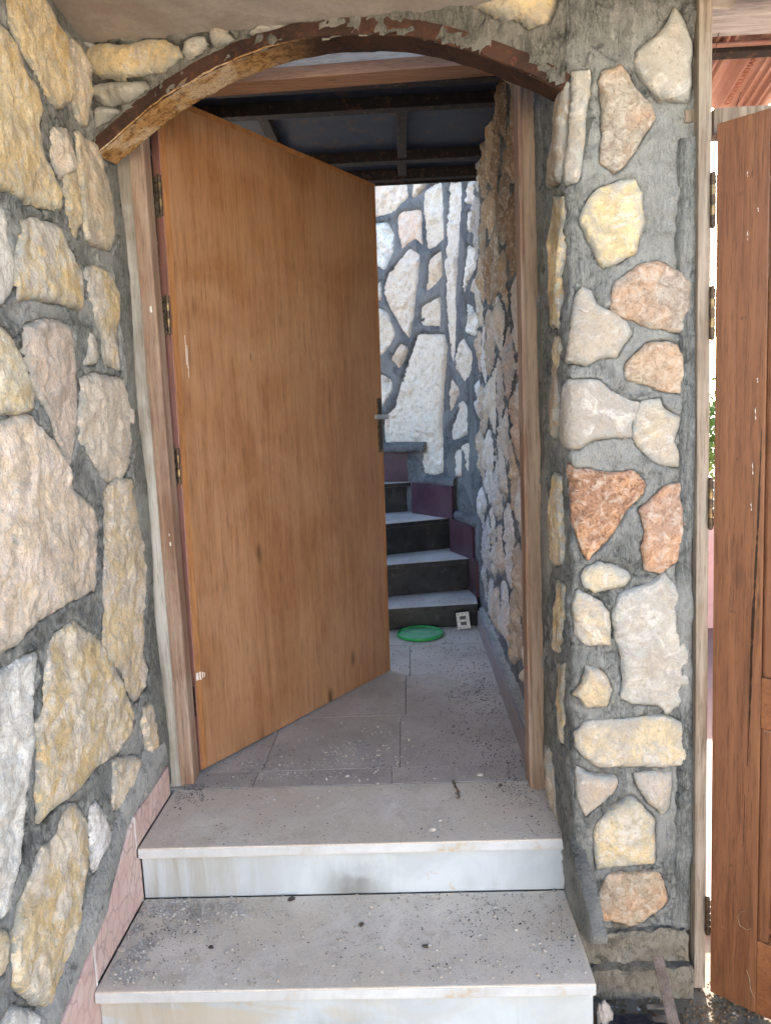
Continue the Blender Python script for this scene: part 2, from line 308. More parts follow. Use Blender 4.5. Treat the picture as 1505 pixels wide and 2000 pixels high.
MAT['leafplate'] = plain('worn_hinge_plate', (0.42, 0.36, 0.28), (0.16, 0.11, 0.07), 0.45, 0.5, 0.5, sc=50, wear=(0.62, 0.57, 0.5))
MAT['chrome'] = plain('dull_chrome', (0.55, 0.58, 0.60), (0.40, 0.42, 0.44), 0.3, 0.5, 0.8)
MAT['green'] = plain('green_plastic', (0.02, 0.30, 0.07), (0.03, 0.34, 0.09), 0.38, 0.5, sc=6)
MAT['green_dust'] = plain('dusty_green_plastic', (0.10, 0.33, 0.17), (0.18, 0.36, 0.24), 0.6, 0.3, sc=14)
MAT['white_plastic'] = plain('grubby_white_plastic', (0.62, 0.60, 0.54), (0.50, 0.48, 0.43), 0.45, 0.4, sc=30, wear=(0.25, 0.2, 0.15))
MAT['dark_plastic'] = plain('dark_socket_insert', (0.02, 0.02, 0.02), (0.04, 0.04, 0.04), 0.4)
MAT['bag'] = plain('navy_black_plastic_sheet', (0.006, 0.009, 0.02), (0.012, 0.016, 0.03), 0.3, 0.5, sc=10, bump=0.6)
MAT['wrapper'] = plain('crumpled_grey_paper', (0.40, 0.36, 0.33), (0.28, 0.25, 0.22), 0.8, 0.2)
MAT['pebble'] = plain('pale_pebble', (0.50, 0.46, 0.41), (0.30, 0.26, 0.22), 0.85, 0.2)
MAT['rubble'] = plain('grey_rubble_crumb', (0.36, 0.33, 0.31), (0.24, 0.215, 0.20), 0.9, 0.2)
MAT['litter'] = plain('brown_litter', (0.09, 0.06, 0.035), (0.19, 0.14, 0.09), 0.9, 0.15, sc=60)
MAT['cream'] = plain('cream_render', (0.52, 0.48, 0.42), (0.47, 0.43, 0.37), 0.9, 0.1, sc=2)
MAT['grit_dark'] = plain('dark_grit', (0.10, 0.08, 0.065), (0.05, 0.04, 0.035), 0.9, 0.2)
MAT['twig'] = plain('dry_twig', (0.20, 0.13, 0.08), (0.32, 0.24, 0.16), 0.8, 0.2)
MAT['glue'] = plain('white_paint_smear', (0.72, 0.70, 0.66), (0.6, 0.58, 0.54), 0.6)
MAT['dark_drip'] = plain('dark_drip_stain', (0.018, 0.008, 0.004), (0.03, 0.013, 0.007), 0.35)
m = NT('terracotta', 0.8, 0.25); v = m.coord('Object'); a = m.noise(v, 6, 5, 0.6, 0.5); f = m.noise(v, 90, 4, 0.7)
c = m.mix(m.ramp(a, 0.35, 0.65), (0.38, 0.20, 0.155), (0.44, 0.265, 0.215)); c = m.mix(m.ramp(f, 0.55, 0.7, 0, 0.3), c, (0.5, 0.38, 0.34))
m.base(c); m.bump(f, 0.3, 0.002); MAT['terracotta'] = m.m
MAT['terracotta_dark'] = plain('dark_red_tile', (0.27, 0.09, 0.06), (0.38, 0.15, 0.10), 0.8, 0.2, sc=14, wear=(0.2, 0.13, 0.12))  # darker red tone for the lettering and the rows above the eave
m = NT('leaf', 0.6, 0.3); oi = m.n('ShaderNodeNewGeometry'); c = m.mix(oi.outputs['Random Per Island'], (0.05, 0.10, 0.02), (0.12, 0.20, 0.04)); m.base(c); MAT['leaf'] = m.m
MAT['bark'] = plain('bark', (0.12, 0.09, 0.06), (0.2, 0.16, 0.12), 0.9, 0.1, bump=0.6)

# ------------------------------------------------------------------ object helpers
def link(o, parent=None):
    COL.objects.link(o)
    if parent is not None: o.parent = parent
    return o
def tag(o, label=None, cat=None, group=None, kind=None):
    if label: o['label'] = label
    if cat: o['category'] = cat
    if group: o['group'] = group
    if kind: o['kind'] = kind
    return o
def empty(name, loc, label, cat, group=None):
    o = bpy.data.objects.new(name, None); o.location = loc; o.empty_display_size = 0.1; link(o)
    return tag(o, label, cat, group)
def wloc(o):
    l = Vector((0, 0, 0))
    while o is not None: l = l + Vector(o.location); o = o.parent
    return l
def mesh_obj(name, verts, faces, mat, parent=None, origin=None, smooth=False, attrs=None):
    """verts in world space; origin = world position of the object (default: centre of its bounds)"""
    V = np.asarray(verts, float)
    if origin is None: origin = (V.min(0) + V.max(0)) / 2
    origin = np.asarray(origin, float)
    me = bpy.data.meshes.new(name); me.from_pydata((V - origin).tolist(), [], faces)
    if mat is not None: me.materials.append(mat)
    if smooth: me.shade_smooth()
    if attrs:
        for k, arr in attrs.items():
            at = me.attributes.new(k, 'FLOAT', 'POINT'); at.data.foreach_set('value', np.asarray(arr, np.float32))
    me.update()
    o = bpy.data.objects.new(name, me); link(o, parent)
    po = wloc(parent) if parent is not None else Vector((0, 0, 0))
    o.location = Vector(origin) - po
    return o
def bm_obj(name, bm, mat, parent=None, smooth=False, origin=None):
    V = [tuple(v.co) for v in bm.verts]; bm.verts.index_update(); Fc = [[v.index for v in f.verts] for f in bm.faces]
    bm.free(); return mesh_obj(name, V, Fc, mat, parent, origin, smooth)
def box_bm(lo, hi, bev=0.0, M=None, segs=2):
    bm = bmesh.new(); bmesh.ops.create_cube(bm, size=1)
    lo = Vector(lo); hi = Vector(hi)
    for v in bm.verts: v.co = Vector((lo.x + (v.co.x + .5) * (hi.x - lo.x), lo.y + (v.co.y + .5) * (hi.y - lo.y), lo.z + (v.co.z + .5) * (hi.z - lo.z)))
    if bev: bmesh.ops.bevel(bm, geom=bm.edges[:] , offset=bev, segments=segs, affect='EDGES', profile=0.6)
    if M is not None: bm.transform(M)
    return bm
def box(name, lo, hi, mat, parent=None, bev=0.0, M=None, smooth=False): return bm_obj(name, box_bm(lo, hi, bev, M), mat, parent, smooth)
def prism(name, poly, z0, z1, mat, parent=None, bev=0.0):
    """plan polygon extruded upwards"""
    n = len(poly); V = [(p[0], p[1], z0) for p in poly] + [(p[0], p[1], z1) for p in poly]
    bm = bmesh.new(); vs = [bm.verts.new(v) for v in V]
    bm.faces.new(vs[:n][::-1]); bm.faces.new(vs[n:])
    for i in range(n): bm.faces.new([vs[i], vs[(i + 1) % n], vs[n + (i + 1) % n], vs[n + i]])
    bmesh.ops.recalc_face_normals(bm, faces=bm.faces[:])
    if bev: bmesh.ops.bevel(bm, geom=bm.edges[:], offset=bev, segments=2, affect='EDGES')
    return bm_obj(name, bm, mat, parent)
def cyl_bm(c, r, h, axis='Z', seg=16, bm=None, bev=0):
    b = bmesh.new(); bmesh.ops.create_cone(b, cap_ends=True, segments=seg, radius1=r, radius2=r, depth=h)
    if bev: bmesh.ops.bevel(b, geom=[e for e in b.edges if len(e.link_faces) == 2 and any(len(f.verts) > 4 for f in e.link_faces)], offset=bev, segments=2, affect='EDGES')
    if axis == 'X': b.transform(Matrix.Rotation(math.pi / 2, 4, 'Y'))
    if axis == 'Y': b.transform(Matrix.Rotation(math.pi / 2, 4, 'X'))
    b.transform(Matrix.Translation(c)); return b

# ------------------------------------------------------------------ wall surfaces: a plan line with a face side; (s, z, h) -> world
class Surf:
    def __init__(self, pts, left=True, smooth=0, step=0.01):
        P = np.array(pts, float)
        for _ in range(smooth):
            Q = [P[0]]
            for a, b in zip(P[:-1], P[1:]): Q += [a * .75 + b * .25, a * .25 + b * .75]
            Q.append(P[-1]); P = np.array(Q)
        L = np.r_[0, np.cumsum(np.hypot(*np.diff(P, axis=0).T))]
        self.s = np.arange(0, L[-1] + step * .5, step); self.len = L[-1]
        self.x = np.interp(self.s, L, P[:, 0]); self.y = np.interp(self.s, L, P[:, 1])
        tx = np.gradient(self.x, self.s); ty = np.gradient(self.y, self.s); k = np.hypot(tx, ty); tx /= k; ty /= k
        self.nx, self.ny = (-ty, tx) if left else (ty, -tx)
    def map(self, s, z, h=0.0):
        s = np.asarray(s, float)
        return np.stack([np.interp(s, self.s, self.x) + np.interp(s, self.s, self.nx) * h,
                         np.interp(s, self.s, self.y) + np.interp(s, self.s, self.ny) * h, np.asarray(z, float) + 0 * s], 1)
    def hit(self, px, py):
        d = ray(px, py); A = np.stack([self.x, self.y], 1)
        cr = A[:, 0] * d[1] - A[:, 1] * d[0]                # sign change = crossing of the sight line in plan
        idx = np.where(np.sign(cr[:-1]) != np.sign(cr[1:]))[0]
        best = None
        for i in idx:
            t = cr[i] / (cr[i] - cr[i + 1]); x = self.x[i] * (1 - t) + self.x[i + 1] * t; y = self.y[i] * (1 - t) + self.y[i + 1] * t
            k = (x * d[0] + y * d[1]) / (d[0] ** 2 + d[1] ** 2)
            if k > 0.05 and (best is None or k < best[0]): best = (k, self.s[i] + t * (self.s[i + 1] - self.s[i]), EYE[2] + d[2] * k)
        if best is None:
            j = int(np.argmin(np.abs(cr) / np.hypot(A[:, 0], A[:, 1]))); k = math.hypot(*A[j]) / math.hypot(d[0], d[1])
            return self.s[j], EYE[2] + d[2] * k
        return best[1], best[2]

def refine(poly, res, jit, seed, chaikin=1):
    P = np.array(poly, float)
    for _ in range(chaikin):
        Q = []
        for a, b in zip(P, np.roll(P, -1, 0)): Q += [a * .91 + b * .09, a * .09 + b * .91]
        P = np.array(Q)
    out = []
    for a, b in zip(P, np.roll(P, -1, 0)):
        n = max(1, int(round(np.hypot(*(b - a)) / res)))
        for i in range(n): out.append(a + (b - a) * i / n)
    P = np.array(out)
    nx = fbm(P3(P[:, 0], P[:, 1], 1.7, 30), seed, 4, 0.75); ny = fbm(P3(P[:, 0], P[:, 1], 7.3, 30), seed + 5, 4, 0.75)
    return P + np.stack([nx, ny], 1) * jit
def inside(P, poly):
    x, y = P[:, 0], P[:, 1]; r = np.zeros(len(P), bool); A = np.array(poly); B = np.roll(A, -1, 0)
    for a, b in zip(A, B):
        if a[1] == b[1]: continue
        c = ((a[1] > y) != (b[1] > y)) & (x < (b[0] - a[0]) * (y - a[1]) / (b[1] - a[1]) + a[0]); r ^= c
    return r
def edist(P, poly):
    A = np.array(poly); B = np.roll(A, -1, 0); d = np.full(len(P), 1e9)
    for a, b in zip(A, B):
        ab = b - a; L = ab @ ab
        if L < 1e-14: continue
        t = np.clip(((P - a) @ ab) / L, 0, 1); q = P - a - t[:, None] * ab
        d = np.minimum(d, q[:, 0] ** 2 + q[:, 1] ** 2)
    return np.sqrt(d)
def area(poly):
    A = np.array(poly); B = np.roll(A, -1, 0); return 0.5 * np.sum(A[:, 0] * B[:, 1] - A[:, 1] * B[:, 0])

STONE_N = [0]
def stone(surf, poly, res=0.010, H=0.014, relief=0.010, rough=0.003, mat=None, tint=(0.44, 0.41, 0.36), och=0.7, parent=None,
          jit=0.007, edge=0.010, base=0.0, name='stone', chaikin=1, nplanes=7, bright=1.0, anis=1.0, bulge=0.4):
    STONE_N[0] += 1; seed = STONE_N[0] * 7 + 3; rg = np.random.default_rng(seed)
    if area(poly) < 0: poly = list(poly)[::-1]
    Bd = refine(poly, res, jit, seed, chaikin)
    lo = Bd.min(0); hi = Bd.max(0)
    gx = np.arange(lo[0] + res * .5, hi[0], res); gy = np.arange(lo[1] + res * .5, hi[1], res * .87)
    if len(gx) and len(gy):
        G = np.array([(x + (j % 2) * res * .5, y) for j, y in enumerate(gy) for x in gx]); G += rg.uniform(-.22, .22, G.shape) * res
        G = G[inside(G, Bd)]
        if len(G): G = G[edist(G, Bd) > res * .55]
    else: G = np.zeros((0, 2))
    allp = np.vstack([Bd, G]) if len(G) else Bd
    nb = len(Bd)
    r = delaunay_2d_cdt([Vector(p) for p in allp], [], [list(range(nb))], 1, 1e-7)
    V = np.array([tuple(v) for v in r[0]]); Fc = [list(f) for f in r[2]]
    d = edist(V, Bd)
    q = P3(V[:, 0], V[:, 1], seed * 3.1)
    c0 = V.mean(0); size = max(np.ptp(V[:, 0]), np.ptp(V[:, 1])); U = (V - c0) / size
    pl = []
    for k in range(nplanes):
        a = rg.uniform(0, 2 * math.pi); g = rg.uniform(0.5, 1.8); c = rg.uniform(-.25, .25, 2)
        pl.append(-g * ((U[:, 0] - c[0]) * math.cos(a) + (U[:, 1] - c[1]) * math.sin(a)))
    pl = np.array(pl); sharp = 14.0
    fac = -np.log(np.exp(-sharp * pl).sum(0)) / sharp; fac = (fac - fac.mean()) / (fac.std() + 1e-6)
    h = H * (1 - np.exp(-d / edge)) + np.clip(fac, -1.6, 1.6) * relief * bulge * (1 - np.exp(-d / (edge * 1.6)))
    wob = P3(V[:, 0], V[:, 1], seed * 3.1); wob[:, 0] += 0.02 * fbm(q * 14, seed + 3, 2)
    wob[:, 1] *= anis
    h += relief * 0.55 * fbm(wob * 16, seed + 1, 4, 0.55, True) * (1 - np.exp(-d / edge)) + rough * fbm(q * 60, seed + 2, 3, 0.6)
    n1 = fbm(q * 9 + 3, seed + 8, 4, .6); n2 = fbm(q * 13 + 9, seed + 9, 4, .6)
    h += relief * (0.30 * np.tanh(18 * (n1 - .08)) + 0.22 * np.tanh(18 * (n2 + .12))) * (1 - np.exp(-d / edge))
    h += base
    W = surf.map(V[:, 0], V[:, 1], 0.0); nrm = surf.map(V[:, 0], V[:, 1], 1.0) - W; W = W + nrm * h[:, None]
    # side skirt into the mortar
    cnt = {}
    for f in Fc:
        for a, b in zip(f, f[1:] + f[:1]): cnt[(a, b)] = cnt.get((a, b), 0) + 1
    be = [e for e in cnt if (e[1], e[0]) not in cnt]
    bv = sorted({i for e in be for i in e}); mp = {v: len(W) + i for i, v in enumerate(bv)}
    W2 = surf.map(V[bv, 0], V[bv, 1], 0.0) + nrm[bv] * (base - 0.03)
    for a, b in be: Fc.append([b, a, mp[a], mp[b]])
    o = mesh_obj(name, np.vstack([W, W2]), Fc, mat or MAT['stone'], parent, smooth=True, attrs={'edge': np.r_[d, np.zeros(len(bv))]})
    o.color = (*[min(0.8, t * bright) for t in tint], och)
    return o, Bd

def orient_ok(surf):
    return True

def mortar_sheet(name, surf, s0, s1, z0, z1, res, stones, mat, amp=0.005, lip=0.006, base=0.0, mask=None, bead=None, depth=0.10, label=None, cat=None, lump=None, crack=0.010, parent=None):
    ns = int((s1 - s0) / res) + 1; nz = int((z1 - z0) / res) + 1
    ss = np.linspace(s0, s1, ns); zz = np.linspace(z0, z1, nz)
    Sg, Zg = np.meshgrid(ss, zz); P = np.stack([Sg.ravel(), Zg.ravel()], 1)
    d = np.full(len(P), 0.3); ins = np.zeros(len(P), bool)
    for B in stones:
        lo = B.min(0) - .08; hi = B.max(0) + .08
        k = np.where((P[:, 0] > lo[0]) & (P[:, 0] < hi[0]) & (P[:, 1] > lo[1]) & (P[:, 1] < hi[1]))[0]
        if not len(k): continue
        dd = edist(P[k], B); ii = inside(P[k], B)
        d[k] = np.minimum(d[k], np.where(ii, -dd, dd)); ins[k] |= ii
    q = P3(P[:, 0], P[:, 1], 3.3)
    h = base + amp * 0.8 * fbm(q * 30, 33, 4, 0.6, True) + amp * fbm(q * 18, 91, 4, 0.6) + amp * .8 * fbm(q * 5, 97, 2) + amp * 0.35 * fbm(q * 70, 55, 2)
    if lump is not None: h = h + lump(P, q)
    if bead is not None:
        h = h + bead * (1 - np.exp(-np.maximum(d, 0) / 0.006))
    else:
        h = h + lip * np.exp(-(np.maximum(d, 0) / 0.022) ** 2) * (0.6 + 0.8 * fbm(q * 9, 12, 2))
        h = h - crack * np.exp(-(d / 0.006) ** 2) * np.clip(fbm(q * 8, 77, 3) * 3.0, 0, 1)
    h = np.where(d < 0, np.minimum(h, base) - np.minimum(-d, 0.012) * 1.2, h)
    W = surf.map(P[:, 0], P[:, 1], 0.0); n = surf.map(P[:, 0], P[:, 1], 1.0) - W; W = W + n * h[:, None]
    keep = d > -0.028
    if mask is not None: keep &= mask(P)
    idx = np.arange(len(P)).reshape(nz, ns)
    a = idx[:-1, :-1].ravel(); b = idx[:-1, 1:].ravel(); c = idx[1:, 1:].ravel(); e = idx[1:, :-1].ravel()
    if mask is None: ok = keep[a] | keep[b] | keep[c] | keep[e]
    else:
        mk = mask(P); ok = (keep[a] | keep[b] | keep[c] | keep[e]) & mk[a] & mk[b] & mk[c] & mk[e]
    Fc = np.stack([a, b, c, e], 1)[ok].tolist()
    o = mesh_obj(name, W, Fc, mat, parent, smooth=True, attrs={'edge': np.maximum(d, 0)}, origin=(0, 0, 0) if parent is None else None)
    bmm = bmesh.new(); bmm.from_mesh(o.data); bmesh.ops.delete(bmm, geom=[v for v in bmm.verts if not v.link_faces], context='VERTS'); bmm.to_mesh(o.data); bmm.free()
    if label: tag(o, label, cat)
    return o

def px_poly(surf, pts, k=1.03):
    A = np.array([surf.hit(*p) for p in pts]); c = A.mean(0); return [tuple(c + (a - c) * k) for a in A]
def voronoi_cells(s0, s1, z0, z1, nx, nz, gap, seed, jitter=0.38):
    rg = np.random.default_rng(seed); pts = []
    for j in range(-1, nz + 1):
        for i in range(-1, nx + 1):
            pts.append((s0 + (i + .5 + (j % 2) * .35 + rg.uniform(-jitter, jitter)) * (s1 - s0) / nx, z0 + (j + .5 + rg.uniform(-jitter, jitter)) * (z1 - z0) / nz))
    pts = np.array(pts); cells = []
    for k, p in enumerate(pts):
        if not (s0 < p[0] < s1 and z0 < p[1] < z1): continue
        poly = [np.array(q, float) for q in ((s0, z0), (s1, z0), (s1, z1), (s0, z1))]
        for q in pts[np.argsort(((pts - p) ** 2).sum(1))[1:14]]:
            n = q - p; L = np.linalg.norm(n); n = n / L; off = n @ ((p + q) / 2) - gap / 2; out = []
            for a, b in zip(poly, poly[1:] + poly[:1]):
                da = n @ a - off; db = n @ b - off
                if da <= 0: out.append(a)
                if da * db < 0: out.append(a + (b - a) * (da / (da - db)))
            poly = out
            if len(poly) < 3: break
        if len(poly) >= 3 and abs(area(poly)) > 0.0008: cells.append(poly)
    return cells

GREY = (0.43, 0.41, 0.37); BEIGE = (0.47, 0.43, 0.36); PINKISH = (0.46, 0.38, 0.33); WHITE = (0.54, 0.53, 0.50); YEL = (0.54, 0.46, 0.31)
# ================================================================== GROUND AND SETTING
def sheet(name, pts, mat, z=None, **k):
    o = mesh_obj(name, pts, [list(range(len(pts)))], mat, origin=(0, 0, 0)); return tag(o, kind='structure', **k)
G0 = -0.345
def grid_sheet(name, x0, x1, y0, y1, res, z, amp, mat, seed, fq=6):
    xs = np.arange(x0, x1 + res / 2, res); ys = np.arange(y0, y1 + res / 2, res); X, Y = np.meshgrid(xs, ys)
    p = P3(X.ravel(), Y.ravel(), seed); zz = z + amp * fbm(p * fq, seed, 4)
    idx = np.arange(X.size).reshape(X.shape)
    Fc = np.stack([idx[:-1, :-1].ravel(), idx[:-1, 1:].ravel(), idx[1:, 1:].ravel(), idx[1:, :-1].ravel()], 1).tolist()
    return mesh_obj(name, np.stack([X.ravel(), Y.ravel(), zz], 1), Fc, mat, smooth=True, origin=(0, 0, 0))
sheet('ground', [(-250, -250, G0 - .03), (250, -250, G0 - .03), (250, 250, G0 - .03), (-250, 250, G0 - .03)], MAT['earth'])
tag(grid_sheet('porch_floor', 0.36, 4.0, -0.6, 1.80, 0.03, G0, 0.006, MAT['porch'], 5), kind='structure')
tag(box('terrace_paving', (0.80, 1.90, G0 - .02), (6.0, 4.62, G0 + .03), MAT['paving']), kind='structure')

# ================================================================== LEFT WALL
SL = Surf([(-0.79, 0.75), (-0.79, 2.17)], left=False)
LW = [
 ([(0,60),(20,80),(37,116),(43,143),(71,173),(76,213),(71,239),(78,282),(96,332),(110,362),(115,405),(80,399),(50,388),(10,369),(-70,350),(-70,40)], YEL, 0.9, 0),
 ([(10,-60),(66,-30),(103,37),(126,76),(130,110),(138,173),(133,193),(123,206),(103,211),(80,176),(63,133),(43,96),(20,50),(8,10)], YEL, 1.0, 0),
 ([(133,80),(146,81),(159,113),(176,146),(173,199),(169,246),(156,239),(140,199),(141,159),(133,116)], BEIGE, 0.7, 0),
 ([(100,252),(130,254),(146,329),(118,349),(100,326),(96,289)], (0.55,0.48,0.41), 0.15, 0),
 ([(123,336),(146,332),(153,432),(145,466),(133,442),(120,369)], (0.5,0.40,0.24), 0.6, 0),
 ([(148,262),(186,288),(209,355),(219,432),(221,465),(209,487),(179,478),(163,465),(156,399),(151,332)], (0.45,0.39,0.31), 0.35, 0),
 ([(40,435),(66,432),(113,445),(140,498),(159,538),(161,581),(152,603),(116,593),(66,583),(30,586),(25,530),(33,480)], (0.47,0.44,0.38), 1.0, 0),
 ([(-70,390),(3,400),(13,465),(24,535),(18,570),(0,592),(-70,600)], WHITE, 0.1, 0),
 ([(163,527),(186,523),(216,537),(229,576),(226,659),(233,720),(199,706),(196,656),(179,616),(169,566)], (0.47,0.42,0.35), 1.0, 0),
 ([(173,650),(182,655),(193,700),(180,713),(163,712),(170,690)], GREY, 0.2, 0),
 ([(40,645),(66,630),(106,630),(138,643),(141,673),(146,733),(148,826),(143,872),(133,903),(123,875),(90,806),(63,749),(40,686)], (0.44,0.37,0.32), 0.12, 0),
 ([(-70,620),(0,640),(13,656),(38,690),(50,729),(62,766),(60,799),(33,806),(0,808),(-70,815)], (0.58,0.53,0.40), 0.8, 0),
 ([(156,746),(183,734),(233,743),(252,776),(259,836),(249,899),(229,935),(203,935),(179,899),(156,859),(150,819),(159,782)], (0.47,0.42,0.36), 0.15, 0),
 ([(-80,835),(0,836),(56,819),(66,836),(96,865),(130,915),(140,958),(183,998),(186,1033),(183,1133),(179,1150),(133,1169),(66,1209),(33,1246),(0,1266),(-80,1300)], (0.56,0.48,0.41), 0.35, 1),
 ([(199,975),(226,945),(256,948),(266,998),(279,1065),(290,1096),(281,1143),(276,1199),(277,1266),(286,1299),(282,1332),(259,1362),(246,1342),(233,1299),(206,1286),(199,1252),(199,1133),(203,1066)], (0.50,0.44,0.36), 0.75, 0),
 ([(130,1229),(146,1219),(159,1233),(196,1262),(213,1299),(246,1365),(256,1399),(252,1429),(229,1465),(186,1492),(156,1532),(100,1571),(76,1600),(70,1532),(73,1465),(65,1432),(80,1382),(85,1332),(93,1282),(106,1249)], (0.56,0.50,0.40), 1.0, 1),
 ([(-80,1340),(0,1319),(33,1299),(63,1282),(70,1292),(66,1332),(63,1399),(60,1449),(50,1498),(46,1566),(40,1633),(33,1683),(23,1733),(20,1759),(0,1782),(-80,1810)], (0.56,0.57,0.55), 0.12, 1),
 ([(272,1382),(292,1372),(312,1425),(316,1482),(316,1492),(292,1512),(286,1458),(272,1415)], (0.54,0.46,0.37), 0.8, 0),
 ([(223,1482),(265,1478),(282,1500),(279,1530),(262,1552),(240,1575),(218,1582),(220,1530)], (0.56,0.50,0.40), 0.6, 0),
 ([(133,1578),(146,1580),(166,1613),(169,1666),(159,1716),(156,1776),(143,1839),(126,1905),(110,1965),(93,1965),(73,1952),(30,1925),(25,1865),(30,1799),(33,1782),(50,1733),(63,1699),(76,1659),(100,1646),(113,1606)], (0.58,0.51,0.41), 1.0, 1),
 ([(172,1583),(183,1566),(196,1580),(214,1623),(211,1646),(189,1673),(180,1704),(172,1686),(174,1633)], (0.60,0.60,0.58), 0.05, 0),
 ([(-80,1800),(5,1818),(13,1832),(10,1880),(0,1910),(-80,1930)], (0.58,0.50,0.38), 0.8, 0),
 ([(20,1962),(65,1978),(88,1995),(95,2060),(20,2100),(-30,2050)], (0.56,0.56,0.54), 0.1, 0)]
polys = []
for pts, tint, och, bigs in LW: polys.append((px_poly(SL, pts, 1.06), tint, och, bigs))
# stones of the same wall beyond the left edge of the picture
left_wall = None; LB = []
tmp = []
for pl, tint, och, bigs in polys:
    tmp.append((pl, tint, och, bigs))
ex = [c for c in voronoi_cells(0.01, 0.36, -0.33, 2.12, 1, 8, 0.035, 5)]
def build_wall_stones(parent, surf, items, **kw):
    out = []
    for pl, tint, och, bigs in items:
        o, B = stone(surf, pl, tint=tint, och=och, parent=parent, **kw); out.append((o, B))
    return out
# the mortar sheet needs the stone outlines, so stones are made first and parented afterwards
st = build_wall_stones(None, SL, tmp, res=0.0080, H=0.007, relief=0.008, edge=0.003, bright=1.40, base=0.002)  # bright lifts the tints to carry the pale light low on this wall
st += build_wall_stones(None, SL, [(c, GREY, 0.6, 0) for c in ex], res=0.02, H=0.012, relief=0.010)
left_wall = mortar_sheet('stone_wall', SL, 0.0, SL.len, -0.36, 2.18, 0.0085, [b for _, b in st], MAT['mortar'], amp=0.007, lip=0.007,
                         label='grey mortared wall of large ochre and grey rubble stones left of the open door', cat='wall')
for o, _ in st: o.parent = left_wall
# body of the wall behind the mortar
box('wall_core', (-1.05, 0.2, -0.36), (-0.806, 2.30, 2.60), MAT['mortar_rough'], left_wall)
# cement fillet between the left wall and the jamb
def strip_mesh(name, path, prof, mat, parent=None, amp=0.003, seed=1, closed=False, sub=0.012, attr=0.1):
    """sweep a small profile [(u,v)] along path [(point, dirU, dirV)]"""
    rows = []; L = 0
    for (p, du, dv, sc) in path:
        rows.append([np.array(p) + np.array(du) * u * sc + np.array(dv) * v * sc for u, v in prof])
    V = np.array(rows).reshape(-1, 3); n = len(prof); m_ = len(path)
    V = V + amp * np.stack([fbm(V * 25, seed, 3), fbm(V * 25, seed + 1, 3), fbm(V * 25, seed + 2, 3)], 1)
    Fc = []
    for i in range(m_ - 1):
        for j in range(n - (0 if closed else 1)):
            k = (j + 1) % n; Fc.append([i * n + j, i * n + k, (i + 1) * n + k, (i + 1) * n + j])
    return mesh_obj(name, V, Fc, mat, parent, smooth=True, attrs={'edge': np.full(len(V), attr)})
path = [((-0.789, 2.075, z), (0, 1, 0), (1, 0, 0), 1 + 0.25 * math.sin(z * 9)) for z in np.arange(0.02, 1.93, 0.012)]
strip_mesh('cement_fillet', path, [(-0.055, -0.012), (-0.03, 0.004), (0.0, 0.011), (0.03, 0.012), (0.052, 0.006)], MAT['mortar_strip'], left_wall, 0.003, 31)
# pale cement bed on top of the pink skirting, following the steps
base_top = [(2.09, 0.105), (1.96, 0.10), (1.79, 0.092), (1.70, 0.04), (1.60, -0.02), (1.509, -0.055), (1.42, -0.085), (1.342, -0.105), (1.10, -0.16)]
ys = np.arange(1.10, 2.09, 0.012); zt = np.interp(ys, [b[0] for b in base_top][::-1], [b[1] for b in base_top][::-1])
path = [((-0.789, y, z), (0, 0, 1), (1, 0, 0), 1 + 0.2 * math.sin(y * 17)) for y, z in zip(ys, zt)]
strip_mesh('cement_bed', path, [(-0.012, 0.013), (0.002, 0.021), (0.025, 0.021), (0.05, 0.019), (0.072, 0.013), (0.088, -0.008)], MAT['mortar_pale'], left_wall, 0.007, 41)

# pink marble skirting slabs stepping down along the left wall
sk = empty('marble_skirting', (-0.779, 1.8, 0), 'pink veined marble skirting slabs stepping down the left wall beside the steps', 'skirting')
def slab_on_wall(name, yz, x0, x1, mat, parent, bev=0.0015):
    n = len(yz); bm = bmesh.new(); a = [bm.verts.new((x0, y, z)) for y, z in yz]; b = [bm.verts.new((x1, y, z)) for y, z in yz]
    bm.faces.new(a); bm.faces.new(b[::-1])
    for i in range(n): bm.faces.new([a[i], a[(i + 1) % n], b[(i + 1) % n], b[i]])
    bmesh.ops.recalc_face_normals(bm, faces=bm.faces[:]); bmesh.ops.bevel(bm, geom=bm.edges[:], offset=bev, segments=1, affect='EDGES')
    return bm_obj(name, bm, mat, parent)
slab_on_wall('skirting_slab', [(2.075, 0.002), (2.075, 0.092), (1.795, 0.09), (1.795, 0.002)], -0.785, -0.768, MAT['pinkmarble'], sk)
slab_on_wall('skirting_slab', [(1.791, 0.088), (1.791, -0.028), (1.812, -0.032), (1.812, -0.158), (1.515, -0.158), (1.509, -0.057), (1.60, -0.022), (1.70, 0.037)], -0.785, -0.7685, MAT['pinkmarble'], sk)
slab_on_wall('skirting_slab', [(1.505, -0.060), (1.502, -0.19), (1.52, -0.20), (1.52, -0.33), (1.12, -0.33), (1.12, -0.165), (1.342, -0.110), (1.42, -0.088)], -0.785, -0.768, MAT['pinkmarble'], sk)
slab_on_wall('joint_filler', [(1.795, 0.09), (1.795, -0.001), (1.791, -0.001), (1.791, 0.09)], -0.784, -0.7675, MAT['joint'], sk, 0.0003)
slab_on_wall('joint_filler', [(1.509, -0.057), (1.5095, -0.158), (1.5045, -0.19), (1.5035, -0.06)], -0.784, -0.7675, MAT['joint'], sk, 0.0003)

